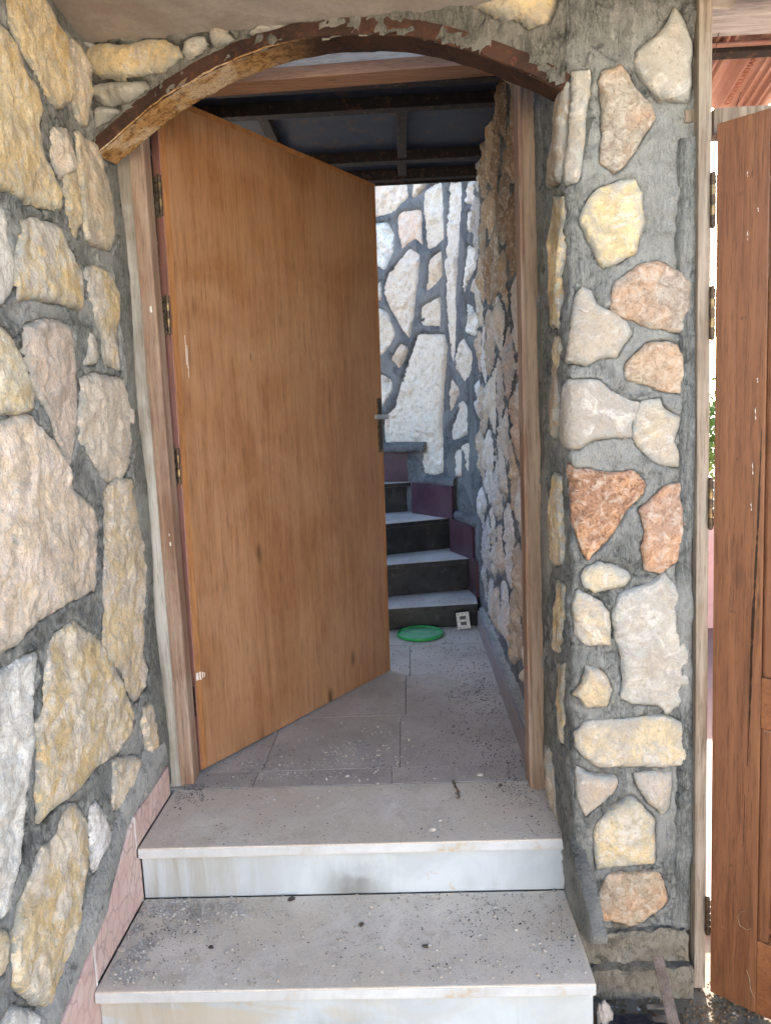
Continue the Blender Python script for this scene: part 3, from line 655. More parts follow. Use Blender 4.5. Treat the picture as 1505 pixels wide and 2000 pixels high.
# ================================================================== STEPS
steps = empty('marble_steps', (-0.2, 1.6, G0), 'two dusty pale marble steps leading up to the open doorway', 'steps')
XL, XR_ = -0.7665, 0.386
box('tread', (XL, 1.792, -0.030), (XR_, 2.106, 0.0), MAT['tread'], steps, 0.004)
box('tread', (XL, 1.484, -0.190), (XR_ - .004, 1.812, -0.160), MAT['tread'], steps, 0.004)
box('riser', (XL, 1.815, -0.160), (XR_ - .003, 1.835, -0.031), MAT['riser'], steps, 0.0015)
box('riser', (XL, 1.507, G0 - .01), (XR_ - .006, 1.527, -0.191), MAT['riser_band'], steps, 0.0015)
box('step_body', (XL, 1.528, G0 - .02), (XR_ - .02, 1.84, -0.192), MAT['base_concrete'], steps)
box('step_body', (XL, 1.836, G0 - .02), (XR_ - .02, 2.12, -0.032), MAT['base_concrete'], steps)
# clean bluish lip of each tread: the front edge is the bare slab
for y, z0, z1, xr in ((1.7905, -0.0275, -0.0035, XR_ - .001), (1.4825, -0.1875, -0.1635, XR_ - .005)):
    box('tread_edge', (XL + .001, y, z0), (xr, y + .006, z1), MAT['lip'], steps, 0.0018)

# interior floor of large tiles
tag(box('stairwell_floor', (-0.86, 2.108, -0.06), (0.42, 3.80, -0.012), MAT['base_concrete']), kind='structure')
fl = bpy.data.objects['stairwell_floor']
yj = [2.109, 2.213, 2.63, 3.06, 3.49, 3.79]; xj = [-0.86, -0.522, -0.085, 0.335, 0.40]
for j in range(5):
    xs_ = [-0.79, -0.522, -0.085, 0.385] if j == 0 else [-0.84, -0.51, -0.080 + 0.02 * j, 0.395]
    for i in range(len(xs_) - 1):
        dz = random.uniform(-.0008, .0008)
        box('tile', (xs_[i] + .0012, yj[j] + .0012, -0.012), (xs_[i + 1] - .0012, yj[j + 1] - .0012, 0.0 + dz), MAT['tile'], fl, 0.001)

# ================================================================== ARCH WALL AND PILLAR
SA = Surf([(-0.80, 2.002), (0.20, 1.767), (0.36, 1.730), (0.392, 1.716)], left=False)
archz = [(-0.80, 1.885), (-0.614, 1.991), (-0.424, 2.052), (-0.249, 2.076), (-0.097, 2.066), (0.047, 2.040), (0.196, 1.979), (0.329, 1.905), (0.43, 1.838)]
def arch_top(x): return np.interp(x, [a[0] for a in archz], [a[1] for a in archz])
AS = [
 ([(164,113),(179,96),(199,85),(249,88),(282,78),(316,78),(349,90),(357,103),(355,116),(319,146),(299,145),(282,151),(246,159),(206,156),(179,143),(169,133)], YEL, 0.9),
 ([(358,86),(385,72),(406,71),(413,95),(388,112),(367,119),(357,106)], GREY, 0.1),
 ([(409,60),(420,50),(438,50),(463,80),(440,90),(420,96),(409,80)], (0.40,0.36,0.28), 0.2),
 ([(186,167),(225,160),(286,160),(292,178),(252,203),(206,208),(185,197)], (0.30,0.30,0.27), 0.05),
 ([(172,217),(200,207),(240,215),(205,243),(178,256)], (0.33,0.32,0.29), 0.05),
 ([(165,85),(178,82),(190,90),(176,103),(160,112)], (0.45,0.44,0.42), 0.05),
 ([(489,60),(515,50),(560,48),(562,58),(520,66),(492,72)], (0.42,0.40,0.37), 0.1),
 ([(897,2),(903,-40),(1095,-50),(1086,25),(1064,55),(1035,59),(1008,40),(982,44),(962,36),(932,22)], YEL, 0.8)]
st = [stone(SA, px_poly(SA, p), res=0.0075, H=0.018, relief=0.014, edge=0.006, tint=t, och=oc) for p, t, oc in AS]
def amask(P):
    X = np.interp(P[:, 0], SA.s, SA.x); return P[:, 1] > arch_top(X) - 0.042
arch_wall = mortar_sheet('stone_arch_wall', SA, 0, SA.len, 1.84, 2.32, 0.0085, [b for _, b in st], MAT['mortar_rough'], amp=0.012, lip=0.008, mask=amask,
                         lump=lambda P, q: 0.012 * fbm(q * 11, 5, 4, .6, True) + 0.006 * np.clip(fbm(q * 14, 15, 3), -.3, 1) * (np.interp(P[:, 0], SA.s, SA.x) > 0.0) + 0.016 * np.clip((np.interp(P[:, 0], SA.s, SA.x) - 0.27) / 0.10, 0, 1) * (0.7 + fbm(q * 10, 19, 3)), label='rough cement wall with a few ochre stones above the rusty iron arch', cat='wall')
for o, _ in st: o.parent = arch_wall
# plastered underside of the slab over the porch
xs = np.linspace(-1.0, 0.75, 60); ysg = np.linspace(0.55, 2.02, 50); X, Y = np.meshgrid(xs, ysg)
Yb = 2.004 - 0.235 * (np.clip(X, -0.8, 0.39) + 0.80)
Yw = np.minimum(Y, 9) * 0 + (Y - 0.55) / 1.47 * (Yb + 0.01 - 1.0) + 1.0
Zs = 2.128 - 0.092 * (X + 0.79) + 0.004 * fbm(P3(X.ravel(), Y.ravel(), 2) * 4, 8, 3).reshape(X.shape)
idx = np.arange(X.size).reshape(X.shape); Fc = np.stack([idx[:-1, :-1].ravel(), idx[:-1, 1:].ravel(), idx[1:, 1:].ravel(), idx[1:, :-1].ravel()], 1).tolist()
V = np.stack([X.ravel(), Yw.ravel(), Zs.ravel()], 1)
# thickness: copy upwards
V2 = V + [0, 0, 0.14]; n_ = len(V); Fc2 = [[i + n_ for i in f] for f in Fc]
rim = []
H_, W_ = X.shape
edge_idx = list(idx[0, :]) + list(idx[1:, -1]) + list(idx[-1, -2::-1]) + list(idx[-2:0:-1, 0])
for a, b in zip(edge_idx, edge_idx[1:] + edge_idx[:1]): rim.append([int(a), int(b), int(b) + n_, int(a) + n_])
tag(mesh_obj('porch_ceiling', np.vstack([V, V2]), Fc + Fc2 + rim, MAT['plaster'], origin=(0, 0, 0), smooth=True), kind='structure')

SP = Surf([(0.386, 2.10), (0.386, 1.735), (0.392, 1.712), (0.412, 1.702), (0.672, 1.698)], left=False, smooth=0, step=0.006)
PS = [
 ([(1315,23),(1329,44),(1344,91),(1347,134),(1346,186),(1336,193),(1292,191),(1272,176),(1240,129),(1247,101),(1275,81),(1299,54)], (0.44,0.41,0.36), 0.05, 'stone'),
 ([(1117,151),(1134,148),(1150,148),(1149,174),(1143,215),(1141,262),(1134,319),(1131,347),(1109,354),(1108,319),(1113,252),(1115,185)], (0.46,0.42,0.36), 0.1, 'stone'),
 ([(1174,152),(1208,138),(1218,150),(1235,181),(1262,208),(1273,235),(1252,265),(1235,292),(1215,319),(1198,332),(1188,322),(1174,312),(1174,252),(1176,201),(1172,170)], (0.42,0.37,0.30), 0.4, 'pitted_soft'),
 ([(1174,374),(1215,360),(1238,357),(1248,386),(1252,436),(1238,470),(1235,490),(1225,494),(1198,512),(1178,518),(1164,490),(1144,460),(1134,433),(1148,403),(1156,385)], (0.56,0.47,0.28), 0.7, 'stone'),
 ([(1205,554),(1221,544),(1248,524),(1279,517),(1299,524),(1322,541),(1339,557),(1341,584),(1337,608),(1330,646),(1312,643),(1268,636),(1235,622),(1211,619),(1200,604)], (0.46,0.39,0.32), 0.65, 'pitted_soft'),
 ([(1124,584),(1134,569),(1151,576),(1161,600),(1195,613),(1215,630),(1226,651),(1216,668),(1201,693),(1168,696),(1144,710),(1111,703),(1115,665),(1115,638)], (0.42,0.38,0.33), 0.15, 'stone'),
 ([(1226,712),(1242,694),(1268,673),(1295,672),(1320,680),(1329,702),(1330,735),(1323,763),(1292,760),(1262,750),(1227,740)], (0.50,0.42,0.32), 0.4, 'pitted_soft'),
 ([(1114,744),(1141,747),(1168,749),(1188,767),(1215,781),(1242,790),(1236,812),(1226,829),(1226,851),(1188,851),(1161,856),(1134,871),(1112,873),(1104,851),(1103,816),(1105,772)], (0.41,0.38,0.34), 0.05, 'stone'),
 ([(1250,790),(1287,784),(1293,800),(1320,817),(1323,836),(1313,859),(1323,883),(1320,904),(1289,904),(1268,894),(1248,874),(1234,849),(1240,819)], (0.49,0.43,0.35), 0.25, 'stone'),
 ([(1112,909),(1128,922),(1151,922),(1188,929),(1230,925),(1250,944),(1243,967),(1216,997),(1193,1034),(1162,1071),(1150,1086),(1141,1072),(1132,1044),(1122,1017),(1118,977)], (0.42,0.24,0.15), 0.9, 'pitted'),
 ([(1250,999),(1282,972),(1295,956),(1327,952),(1334,987),(1334,1044),(1330,1086),(1307,1099),(1289,1111),(1260,1106),(1255,1068),(1259,1034)], (0.50,0.33,0.24), 0.6, 'pitted_soft'),
 ([(1148,1107),(1168,1100),(1188,1103),(1219,1117),(1226,1130),(1213,1143),(1188,1148),(1161,1156),(1144,1146),(1136,1125)], (0.50,0.49,0.44), 0.5, 'stone'),
 ([(1124,1156),(1144,1164),(1168,1177),(1183,1197),(1184,1236),(1186,1254),(1144,1257),(1128,1236),(1124,1209),(1122,1184)], (0.46,0.42,0.36), 0.6, 'stone'),
 ([(1217,1167),(1268,1150),(1292,1130),(1312,1157),(1330,1167),(1340,1189),(1345,1219),(1340,1269),(1334,1303),(1344,1326),(1337,1358),(1317,1368),(1299,1385),(1282,1368),(1235,1364),(1217,1354),(1219,1319),(1216,1279),(1203,1242),(1202,1202)], (0.47,0.46,0.43), 0.15, 'stone'),
 ([(1141,1301),(1168,1308),(1179,1318),(1189,1346),(1183,1375),(1161,1378),(1144,1381),(1131,1361),(1120,1353),(1135,1333)], (0.50,0.41,0.29), 0.6, 'stone'),
 ([(1131,1430),(1146,1412),(1174,1409),(1235,1405),(1285,1399),(1320,1412),(1327,1434),(1330,1467),(1323,1489),(1285,1492),(1235,1490),(1174,1492),(1150,1475),(1133,1457)], (0.50,0.46,0.38), 0.6, 'stone'),
 ([(1125,1500),(1151,1513),(1199,1519),(1203,1531),(1193,1548),(1168,1569),(1144,1588),(1135,1572),(1129,1541)], (0.46,0.40,0.35), 0.2, 'stone'),
 ([(1237,1513),(1268,1509),(1307,1509),(1308,1541),(1300,1576),(1289,1585),(1264,1562),(1247,1538)], (0.48,0.43,0.38), 0.2, 'stone'),
 ([(1228,1560),(1248,1576),(1273,1603),(1270,1635),(1270,1680),(1235,1683),(1188,1687),(1166,1690),(1161,1662),(1163,1615),(1190,1587)], (0.53,0.48,0.36), 0.7, 'stone'),
 ([(1187,1711),(1235,1711),(1280,1707),(1290,1722),(1297,1757),(1287,1770),(1268,1781),(1248,1797),(1228,1801),(1198,1791),(1166,1791),(1170,1752)], (0.49,0.41,0.30), 0.6, 'pitted_soft'),
 ([(1092,168),(1108,166),(1107,235),(1101,348),(1080,360),(1085,302),(1091,235)], (0.34,0.28,0.22), 0.1, 'stone'),
 ([(1085,396),(1104,397),(1103,500),(1099,550),(1096,628),(1083,632),(1081,550),(1080,480)], (0.46,0.33,0.16), 1.0, 'stone'),
 ([(1086,662),(1099,667),(1095,735),(1096,812),(1089,850),(1082,836),(1085,785)], (0.38,0.28,0.18), 0.6, 'stone'),
 ([(1085,929),(1097,942),(1100,1034),(1100,1094),(1090,1099),(1078,1081),(1081,1000)], (0.42,0.31,0.17), 0.9, 'stone'),
 ([(1092,1137),(1106,1150),(1106,1202),(1101,1249),(1094,1270),(1088,1262),(1090,1202)], (0.42,0.30,0.16), 0.9, 'stone'),
 ([(1094,1302),(1109,1300),(1105,1336),(1106,1403),(1104,1448),(1099,1437),(1095,1370)], (0.38,0.29,0.19), 0.7, 'stone')]
st = []
for k, (p, t, oc, mt) in enumerate(PS):
    st.append(stone(SP, px_poly(SP, p, 1.10), base=0.006, res=0.0070, H=0.007, relief=0.007 if mt == 'stone' else 0.007, edge=0.003, rough=0.003 if mt == 'stone' else 0.005, mat=MAT[mt], tint=t, och=oc, jit=0.006, bright=0.86))
def plump(P, q):
    top = np.clip((P[:, 1] - 1.80) / 0.08, 0, 1); right = np.clip((P[:, 0] - (SP.len - 0.075)) / 0.02, 0, 1)
    ridge = 0.004 * np.sin(P[:, 0] * 420 + 3 * fbm(q * 9, 21, 3)) * right
    rough_ = 0.006 * fbm(q * 26, 44, 4, .65, True)
    return top * 0.016 * fbm(q * 12, 6, 4, .6, True) - right * 0.002 + rough_
pillar = mortar_sheet('stone_pillar', SP, 0, SP.len, -0.20, 2.16, 0.0075, [b for _, b in st], MAT['mortar_pillar'], amp=0.007, lip=0.001, crack=0.014, lump=plump,
                      label='mortared rubble stone pillar between the open plywood door and the pine door', cat='pillar')
for o, _ in st: o.parent = pillar
box('pillar_core', (0.400, 1.722, -0.20), (0.668, 2.10, 2.34), MAT['mortar_rough'], pillar)
# smooth grey edge band down the right side of the pillar
path = []
for z in np.arange(-0.24, 1.72, 0.010): path.append(((0.652 + 0.006 * math.sin(z * 7), 1.690, z), (1, 0, 0), (0, -1, 0), 1 + 0.18 * math.sin(z * 13) + 0.1 * math.sin(z * 31)))
strip_mesh('cement_edge', path, [(-0.024, -0.014), (-0.020, -0.004), (-0.016, 0.003), (-0.013, 0.0035), (-0.010, 0.0075), (0.000, 0.006), (0.008, 0.009), (0.016, 0.006), (0.021, -0.010)], MAT['mortar_pillar'], pillar, 0.006, 61)
# cement strip on the reveal beside the right jamb
path = [((0.386, 2.02, z), (0, 1, 0), (-1, 0, 0), 1 + 0.12 * math.sin(z * 11)) for z in np.arange(0.0, 1.99, 0.012)]
strip_mesh('cement_fillet', path, [(-0.07, -0.010), (-0.05, 0.006), (0.0, 0.009), (0.03, 0.010), (0.05, 0.004)], MAT['mortar_rough'], pillar, 0.004, 71)
# sloping remnant of cement beside the steps
def lumpy(name, yz_top, yz_bot, x0, x1, mat, parent, seed, amp=0.006, n=46, m_=12):
    rows = []
    for i in range(n):
        t = i / (n - 1); a = np.array([np.interp(t, np.linspace(0, 1, len(yz_top)), [p[k] for p in yz_top]) for k in (0, 1)]); b = np.array([np.interp(t, np.linspace(0, 1, len(yz_bot)), [p[k] for p in yz_bot]) for k in (0, 1)])
        row = [(x1, *a)]
        for j in range(m_ + 1):
            q = a + (b - a) * j / m_; row.append((x0 - 0.004 * math.sin(math.pi * j / m_), q[0], q[1]))
        row.append((x1, *b)); rows.append(row)
    V = np.array(rows).reshape(-1, 3); w_ = m_ + 3
    V = V + amp * np.stack([fbm(V * 22, seed, 4), 0.8 * fbm(V * 22, seed + 1, 4), fbm(V * 22, seed + 2, 4)], 1)
    Fc = [[i * w_ + j, i * w_ + j + 1, (i + 1) * w_ + j + 1, (i + 1) * w_ + j] for i in range(n - 1) for j in range(w_ - 1)]
    Fc += [list(range(w_))[::-1], [(n - 1) * w_ + j for j in range(w_)]]
    return mesh_obj(name, V, Fc, mat, parent, smooth=True, attrs={'edge': np.full(len(V), 0.02)})
lumpy('cement_haunch', [(2.02, 0.13), (1.90, 0.125), (1.80, 0.07), (1.72, 0.045), (1.62, 0.005), (1.495, -0.055)], [(2.04, 0.002), (1.93, 0.001), (1.80, -0.02), (1.74, -0.15), (1.60, -0.13), (1.50, -0.075)], 0.378, 0.41, MAT['mortar_strip'], pillar, 81)
stone(Surf([(0.378, 2.05), (0.378, 1.75)], left=False), [(0.03, 0.02), (0.03, 0.16), (0.08, 0.17), (0.14, 0.13), (0.19, 0.06), (0.20, 0.0), (0.12, 0.0)], res=0.008, H=0.012, relief=0.01, tint=(0.36, 0.31, 0.24), och=0.3, parent=pillar)

# concrete footing under the pillar
foot = empty('concrete_footing', (0.52, 1.68, G0), 'cracked brown concrete footing below the stone pillar', 'footing')
def rough_block(name, lo, hi, mat, parent, seed, amp=0.006, n=0.015, bevel=0.006):
    bm = box_bm(lo, hi, bevel); ed = [e for e in bm.edges if e.calc_length() > n * 2]
    for _ in range(5):
        ed = [e for e in bm.edges if e.calc_length() > n * 1.6]
        if not ed: break
        bmesh.ops.subdivide_edges(bm, edges=ed, cuts=1, use_grid_fill=True)
    bmesh.ops.triangulate(bm, faces=[f for f in bm.faces if len(f.verts) > 4])
    V = np.array([v.co[:] for v in bm.verts]); D = amp * np.stack([fbm(V * 34, seed, 5, .62), fbm(V * 34, seed + 1, 5, .62), fbm(V * 34, seed + 2, 5, .62)], 1)
    for v, d in zip(bm.verts, D): v.co += Vector(d)
    return bm_obj(name, bm, mat, parent, smooth=True)
rough_block('footing_block', (0.372, 1.672, -0.266), (0.660, 1.80, -0.180), MAT['footing'], foot, 3, 0.016, 0.008, 0.002)
rough_block('footing_block', (0.370, 1.645, -0.355), (0.665, 1.80, -0.262), MAT['footing'], foot, 9, 0.014, 0.008, 0.002)

# ================================================================== IRON ARCH
def arch_y(x): return 1.814 - 0.2353 * x
pts = []
for x in np.linspace(-0.805, 0.396, 64):
    pts.append((x, arch_y(x) - 0.014, float(arch_top(x))))
# smooth the outline
A = np.array(pts)
for _ in range(10): A[1:-1, 2] = (A[:-2, 2] + 2 * A[1:-1, 2] + A[2:, 2]) / 4
arch = empty('rusty_iron_arch', (-0.2, 1.86, 1.95), 'rusty iron angle bent to an arch above the doorway', 'arch')
T = np.gradient(A, axis=0); T /= np.linalg.norm(T, axis=1)[:, None]
hd = np.array([1, -0.2353, 0]); hd /= np.linalg.norm(hd); back = np.array([0.2353, 1, 0]); back /= np.linalg.norm(back)
def arch_sweep(name, prof, mat, amp, seed):
    rows = []
    for p, t in zip(A, T):
        dn = np.cross(t, back); dn = dn / np.linalg.norm(dn)
        if dn[2] > 0: dn = -dn
        rows.append([p + dn * u + back * v for u, v in prof])
    V = np.array(rows).reshape(-1, 3); n = len(prof)
    V = V + amp * np.stack([fbm(V * 40, seed, 3), fbm(V * 40, seed + 1, 3), fbm(V * 40, seed + 2, 3)], 1)
    Fc = [[i * n + j, i * n + (j + 1) % n, (i + 1) * n + (j + 1) % n, (i + 1) * n + j] for i in range(len(A) - 1) for j in range(n)]
    Fc += [list(range(n)), [(len(A) - 1) * n + j for j in range(n)][::-1]]
    return mesh_obj(name, V, Fc, mat, arch, smooth=False, origin=(-0.2, 1.86, 1.95))
arch_sweep('upright_leg', [(0, 0), (0, 0.006), (0.022, 0.007), (0.033, 0.0065), (0.036, 0.003), (0.034, 0), (0.022, -0.001)], MAT['rust'], 0.0045, 3)
arch_sweep('flange', [(0.0285, 0.007), (0.029, 0.04), (0.0285, 0.088), (0.0355, 0.0885), (0.036, 0.04), (0.0358, 0.007)], MAT['rust'], 0.0025, 7)

# ================================================================== DOOR FRAME
def profile_post(name, prof, z0, z1, mat, parent, bev=0.0012, lean=0.0):
    o = prism(name, prof, z0, z1, mat, parent, bev); return o
frame = empty('door_frame', (-0.2, 2.13, 0), 'weathered wooden door frame of the open plywood door', 'door frame')
profile_post('jamb', [(-0.790, 2.126), (-0.752, 2.126), (-0.752, 2.20), (-0.790, 2.20)], 0.0, 2.10, MAT['jamb_grey'], frame, 0.002)
profile_post('jamb_moulding', [(-0.7515, 2.126), (-0.747, 2.1255), (-0.744, 2.131), (-0.738, 2.131), (-0.735, 2.136), (-0.718, 2.136), (-0.7135, 2.140), (-0.7135, 2.199), (-0.7515, 2.199)], 0.0, 2.10, MAT['jamb_red'], frame, 0.001)
profile_post('jamb', [(0.3455, 2.050), (0.386, 2.050), (0.386, 2.13), (0.3455, 2.13)], 0.0, 2.06, MAT['jamb'], frame, 0.002)
profile_post('jamb_moulding', [(0.345, 2.054), (0.340, 2.053), (0.337, 2.058), (0.334, 2.060), (0.333, 2.129), (0.345, 2.129)], 0.0, 2.06, MAT['jamb_red'], frame, 0.001)
Mh = Matrix.Translation((-0.2, 2.12, 2.10)) @ Matrix.Rotation(math.radians(0.6), 4, 'Y')
def head(name, lo, hi, mat, bev=0.002):
    bm = box_bm(lo, hi, bev); bm.transform(Mh @ Matrix.Rotation(math.radians(-3.6), 4, 'Z')); return bm_obj(name, bm, mat, frame)
head('head_rail', (-0.60, 0.0, -0.028), (0.60, 0.075, 0.004), MAT['head_brown'])
head('head_board', (-0.60, 0.006, 0.005), (0.60, 0.07, 0.13), MAT['head_pale'])

# ================================================================== PLYWOOD DOOR (open inwards)
HX, HY = -0.708, 2.215; DX, DY = -0.109, 3.131
DW = math.hypot(DX - HX, DY - HY); ang = math.atan2(DY - HY, DX - HX)
door = empty('door', (HX, HY, 0.008), 'open orange-brown plywood door with a lever handle and brass hinges', 'door')
lean = Matrix.Translation((HX, HY, 0.008)) @ Matrix.Rotation(math.radians(0.62), 4, 'Y') @ Matrix.Rotation(ang, 4, 'Z')
# local frame of the leaf: x along the width, y = thickness towards the back, z up
DH = 2.095
def dl(name, lo, hi, mat, bev=0.001, parent=None):
    return bm_obj(name, box_bm(lo, hi, bev, lean), mat, parent or door)
dl('door_panel', (0.022, 0.0, 0.0), (DW - 0.020, 0.038, DH - .018), MAT['veneer'])
dl('lipping', (0.0, 0.0005, 0.0), (0.0215, 0.0375, DH), MAT['lipping'])
dl('lipping', (DW - 0.0195, 0.0005, 0.0), (DW, 0.0375, DH), MAT['lipping'])
dl('lipping', (0.022, 0.0005, DH - .0175), (DW - .020, 0.0375, DH), MAT['lipping'])
dl('edge_strip', (-0.004, 0.002, 0.0), (-0.0002, 0.036, DH), MAT['door_edge'], 0.0008)
def hinge(parent, P, zc, hgt, r, axis_y_plate, M=None, knuckles=5, plates=(), mats=('brass', 'brass_dark')):
    h = None
    for k in range(knuckles):
        hk = hgt / knuckles; z = zc - hgt / 2 + hk * (k + .5)
        b = cyl_bm((P[0], P[1], z), r * (1.0 if k % 2 else 0.92), hk * 0.94, 'Z', 14, bev=r * 0.15)
        if M is not None: b.transform(M)
        o = bm_obj('knuckle', b, MAT[mats[k % 2]], parent, True)
    for s in (-1, 1):
        b = bmesh.new(); bmesh.ops.create_uvsphere(b, u_segments=12, v_segments=8, radius=r * 0.85); b.transform(Matrix.Translation((P[0], P[1], zc + s * (hgt / 2 + r * .3))))
        if M is not None: b.transform(M)
        bm_obj('finial', b, MAT[mats[1]], parent, True)
# door hinges are parts of the door: plate > knuckle
for zc, hgt in ((1.80, 0.115), (1.455, 0.115), (1.00, 0.11), (0.235, 0.10)):
    pl = dl('hinge', (-0.0065, 0.004, zc - hgt / 2), (-0.0042, 0.034, zc + hgt / 2), MAT['leafplate' if zc > .5 else 'brass_dark'], 0.0006)
    if zc > .5:
        for k in range(5):
            hk = hgt / 5; z = zc - hgt / 2 + hk * (k + .5)
            b = cyl_bm((-0.014, -0.002, z), 0.0068 if k % 2 else 0.006, hk * .985, 'Z', 14, bev=0.001); b.transform(lean); bm_obj('knuckle', b, MAT['brass' if k % 2 else 'brass_dark'], pl)
    for z in (-.035, -.01, .012, .036):
        b = cyl_bm((-0.0072, 0.02 + (0.006 if z > 0 else -.004), zc + z * hgt / .1), 0.0032, 0.002, 'X', 10); b.transform(lean); bm_obj('screw', b, MAT['brass_dark'], pl)
    # jamb side plate belongs to the frame
# lock plate and lever
lp = dl('lock_plate', (DW - 0.040, -0.005, 0.985), (DW - 0.008, -0.0008, 1.215), MAT['brass'], 0.0018)
dl('keyway_plate', (DW - 0.033, -0.0062, 0.995), (DW - 0.015, -0.0052, 1.205), MAT['dark_plastic'], 0.0004, lp)
b = cyl_bm((DW - 0.024, -0.020, 1.135), 0.007, 0.032, 'Y', 12); b.transform(lean); bm_obj('handle_neck', b, MAT['chrome'], lp, True)
dl('lever', (DW - 0.105, -0.044, 1.125), (DW - 0.012, -0.030, 1.145), MAT['chrome'], 0.005, lp)
dl('forend', (DW - 0.0002, 0.010, 1.00), (DW + 0.0022, 0.028, 1.20), MAT['brass'], 0.0006)
# dabs of white paint
for (x0, z0, x1, z1) in ((0.0, 0.305, 0.010, 0.330), (0.014, 0.303, 0.020, 0.330), (0.025, 0.306, 0.029, 0.326), (0.033, 0.308, 0.036, 0.322), (0.044, 1.31, 0.0455, 1.40), (0.050, 1.27, 0.0512, 1.37), (0.047, 1.30, 0.048, 1.36)):
    dl('paint_smear', (x0, -0.0007, z0), (x1, -0.0001, z1), MAT['glue'], 0.0002)
box('paint_fleck', (-0.730, 2.1345, 1.462), (-0.724, 2.1358, 1.480), MAT['glue'], frame, 0.0004)
box('paint_fleck', (-0.728, 2.1345, 0.770), (-0.724, 2.1358, 0.782), MAT['glue'], frame, 0.0004)
box('paint_fleck', (-0.728, 2.1345, 0.800), (-0.7255, 2.1358, 0.808), MAT['glue'], frame, 0.0004)

# ================================================================== STAIRWELL
SW = Surf([(0.404, 2.10), (0.404, 3.0), (0.400, 3.95), (0.345, 4.28), (0.235, 4.52), (0.075, 4.74), (-0.14, 4.90), (-0.45, 5.0), (-0.85, 4.98), (-1.3, 4.75), (-1.6, 4.3), (-1.65, 3.7), (-1.5, 3.3), (-0.90, 3.25), (-0.86, 3.1), (-0.86, 2.20)], left=True, smooth=2)
FS = [
 ([(728,353),(738,342),(788,338),(796,385),(781,398),(768,414),(736,422),(722,424)], (0.56,0.50,0.44), 0.25, 'pitted_soft'),
 ([(690,345),(712,339),(730,340),(722,352),(705,368),(690,362)], (0.58,0.52,0.46), 0.2, 'stone'),
 ([(808,333),(845,333),(829,369),(806,388)], (0.54,0.46,0.40), 0.2, 'stone'),
 ([(722,440),(757,436),(768,459),(768,491),(752,526),(737,518),(722,500)], (0.60,0.59,0.57), 0.0, 'stone'),
 ([(775,425),(786,415),(823,410),(824,480),(808,465),(781,487),(781,465)], (0.56,0.47,0.41), 0.55, 'pitted_soft'),
 ([(833,377),(841,367),(865,358),(867,460),(850,479),(834,484)], (0.54,0.50,0.44), 0.15, 'pitted_soft'),
 ([(878,369),(904,367),(901,433),(896,513),(892,579),(893,645),(888,697),(883,697),(876,645),(875,566),(876,459)], (0.56,0.52,0.47), 0.1, 'pitted_soft'),
 ([(800,489),(819,504),(816,552),(806,617),(799,658),(787,643),(762,601),(752,566),(759,536)], (0.53,0.48,0.42), 0.2, 'pitted_soft'),
 ([(841,506),(864,489),(864,537),(850,556),(832,568)], (0.53,0.46,0.38), 0.3, 'pitted_soft'),
 ([(823,601),(841,589),(861,579),(861,637),(823,634)], (0.53,0.48,0.42), 0.15, 'pitted_soft'),
 ([(730,604),(744,604),(757,613),(771,653),(750,688),(730,696)], (0.53,0.50,0.45), 0.1, 'pitted_soft'),
 ([(782,672),(795,679),(795,697),(778,719),(763,702)], (0.48,0.40,0.33), 0.2, 'pitted_soft'),
 ([(815,663),(829,660),(869,663),(872,687),(867,756),(864,820),(864,863),(864,914),(840,922),(828,914),(824,868),(800,861),(756,861),(754,836),(756,812),(775,794),(786,743),(802,703),(812,676)], (0.55,0.52,0.47), 0.15, 'pitted_soft'),
 ([(733,730),(745,732),(763,742),(766,762),(749,794),(735,790)], (0.52,0.50,0.47), 0.1, 'stone'),
 ([(735,560),(742,548),(747,575),(745,590),(735,585)], (0.52,0.48,0.43), 0.1, 'stone'),
 ([(915,416),(926,408),(926,447),(915,457)], (0.56,0.54,0.51), 0.0, 'stone'),
 ([(911,368),(922,352),(930,352),(925,398),(914,398)], (0.56,0.52,0.48), 0.1, 'stone'),
 ([(912,480),(928,487),(930,521),(914,553),(908,582)], (0.57,0.55,0.52), 0.0, 'stone'),
 ([(911,594),(925,600),(936,627),(930,657),(912,651)], (0.56,0.56,0.55), 0.0, 'stone'),
 ([(906,661),(926,698),(922,724),(906,745),(895,722),(895,687)], (0.54,0.50,0.45), 0.1, 'pitted_soft'),
 ([(880,738),(899,764),(889,789),(880,806)], (0.48,0.42,0.36), 0.2, 'pitted_soft'),
 ([(906,781),(915,799),(915,846),(882,860),(882,835),(895,806)], (0.52,0.49,0.45), 0.1, 'pitted_soft'),
 ([(887,882),(903,877),(903,928),(892,930)], (0.52,0.49,0.45), 0.1, 'pitted_soft'),
 ([(908,868),(918,864),(920,915),(912,920)], (0.52,0.49,0.45), 0.1, 'pitted_soft')]
st = []
traced = []
for p, t, oc, mt in FS:
    pl = px_poly(SW, p, 1.07); traced.append(pl)
    st.append(stone(SW, pl, res=0.013, H=0.010, relief=0.020, edge=0.006, rough=0.010, mat=MAT[mt], tint=t, och=oc, jit=0.006, base=-0.004, bright=1.4))
sF0 = SW.hit(930, 600)[0]; sF1 = SW.hit(690, 600)[0]
S_WEST = float(SW.s[int(np.argmin(np.hypot(SW.x + 0.95, SW.y - 4.95)))])
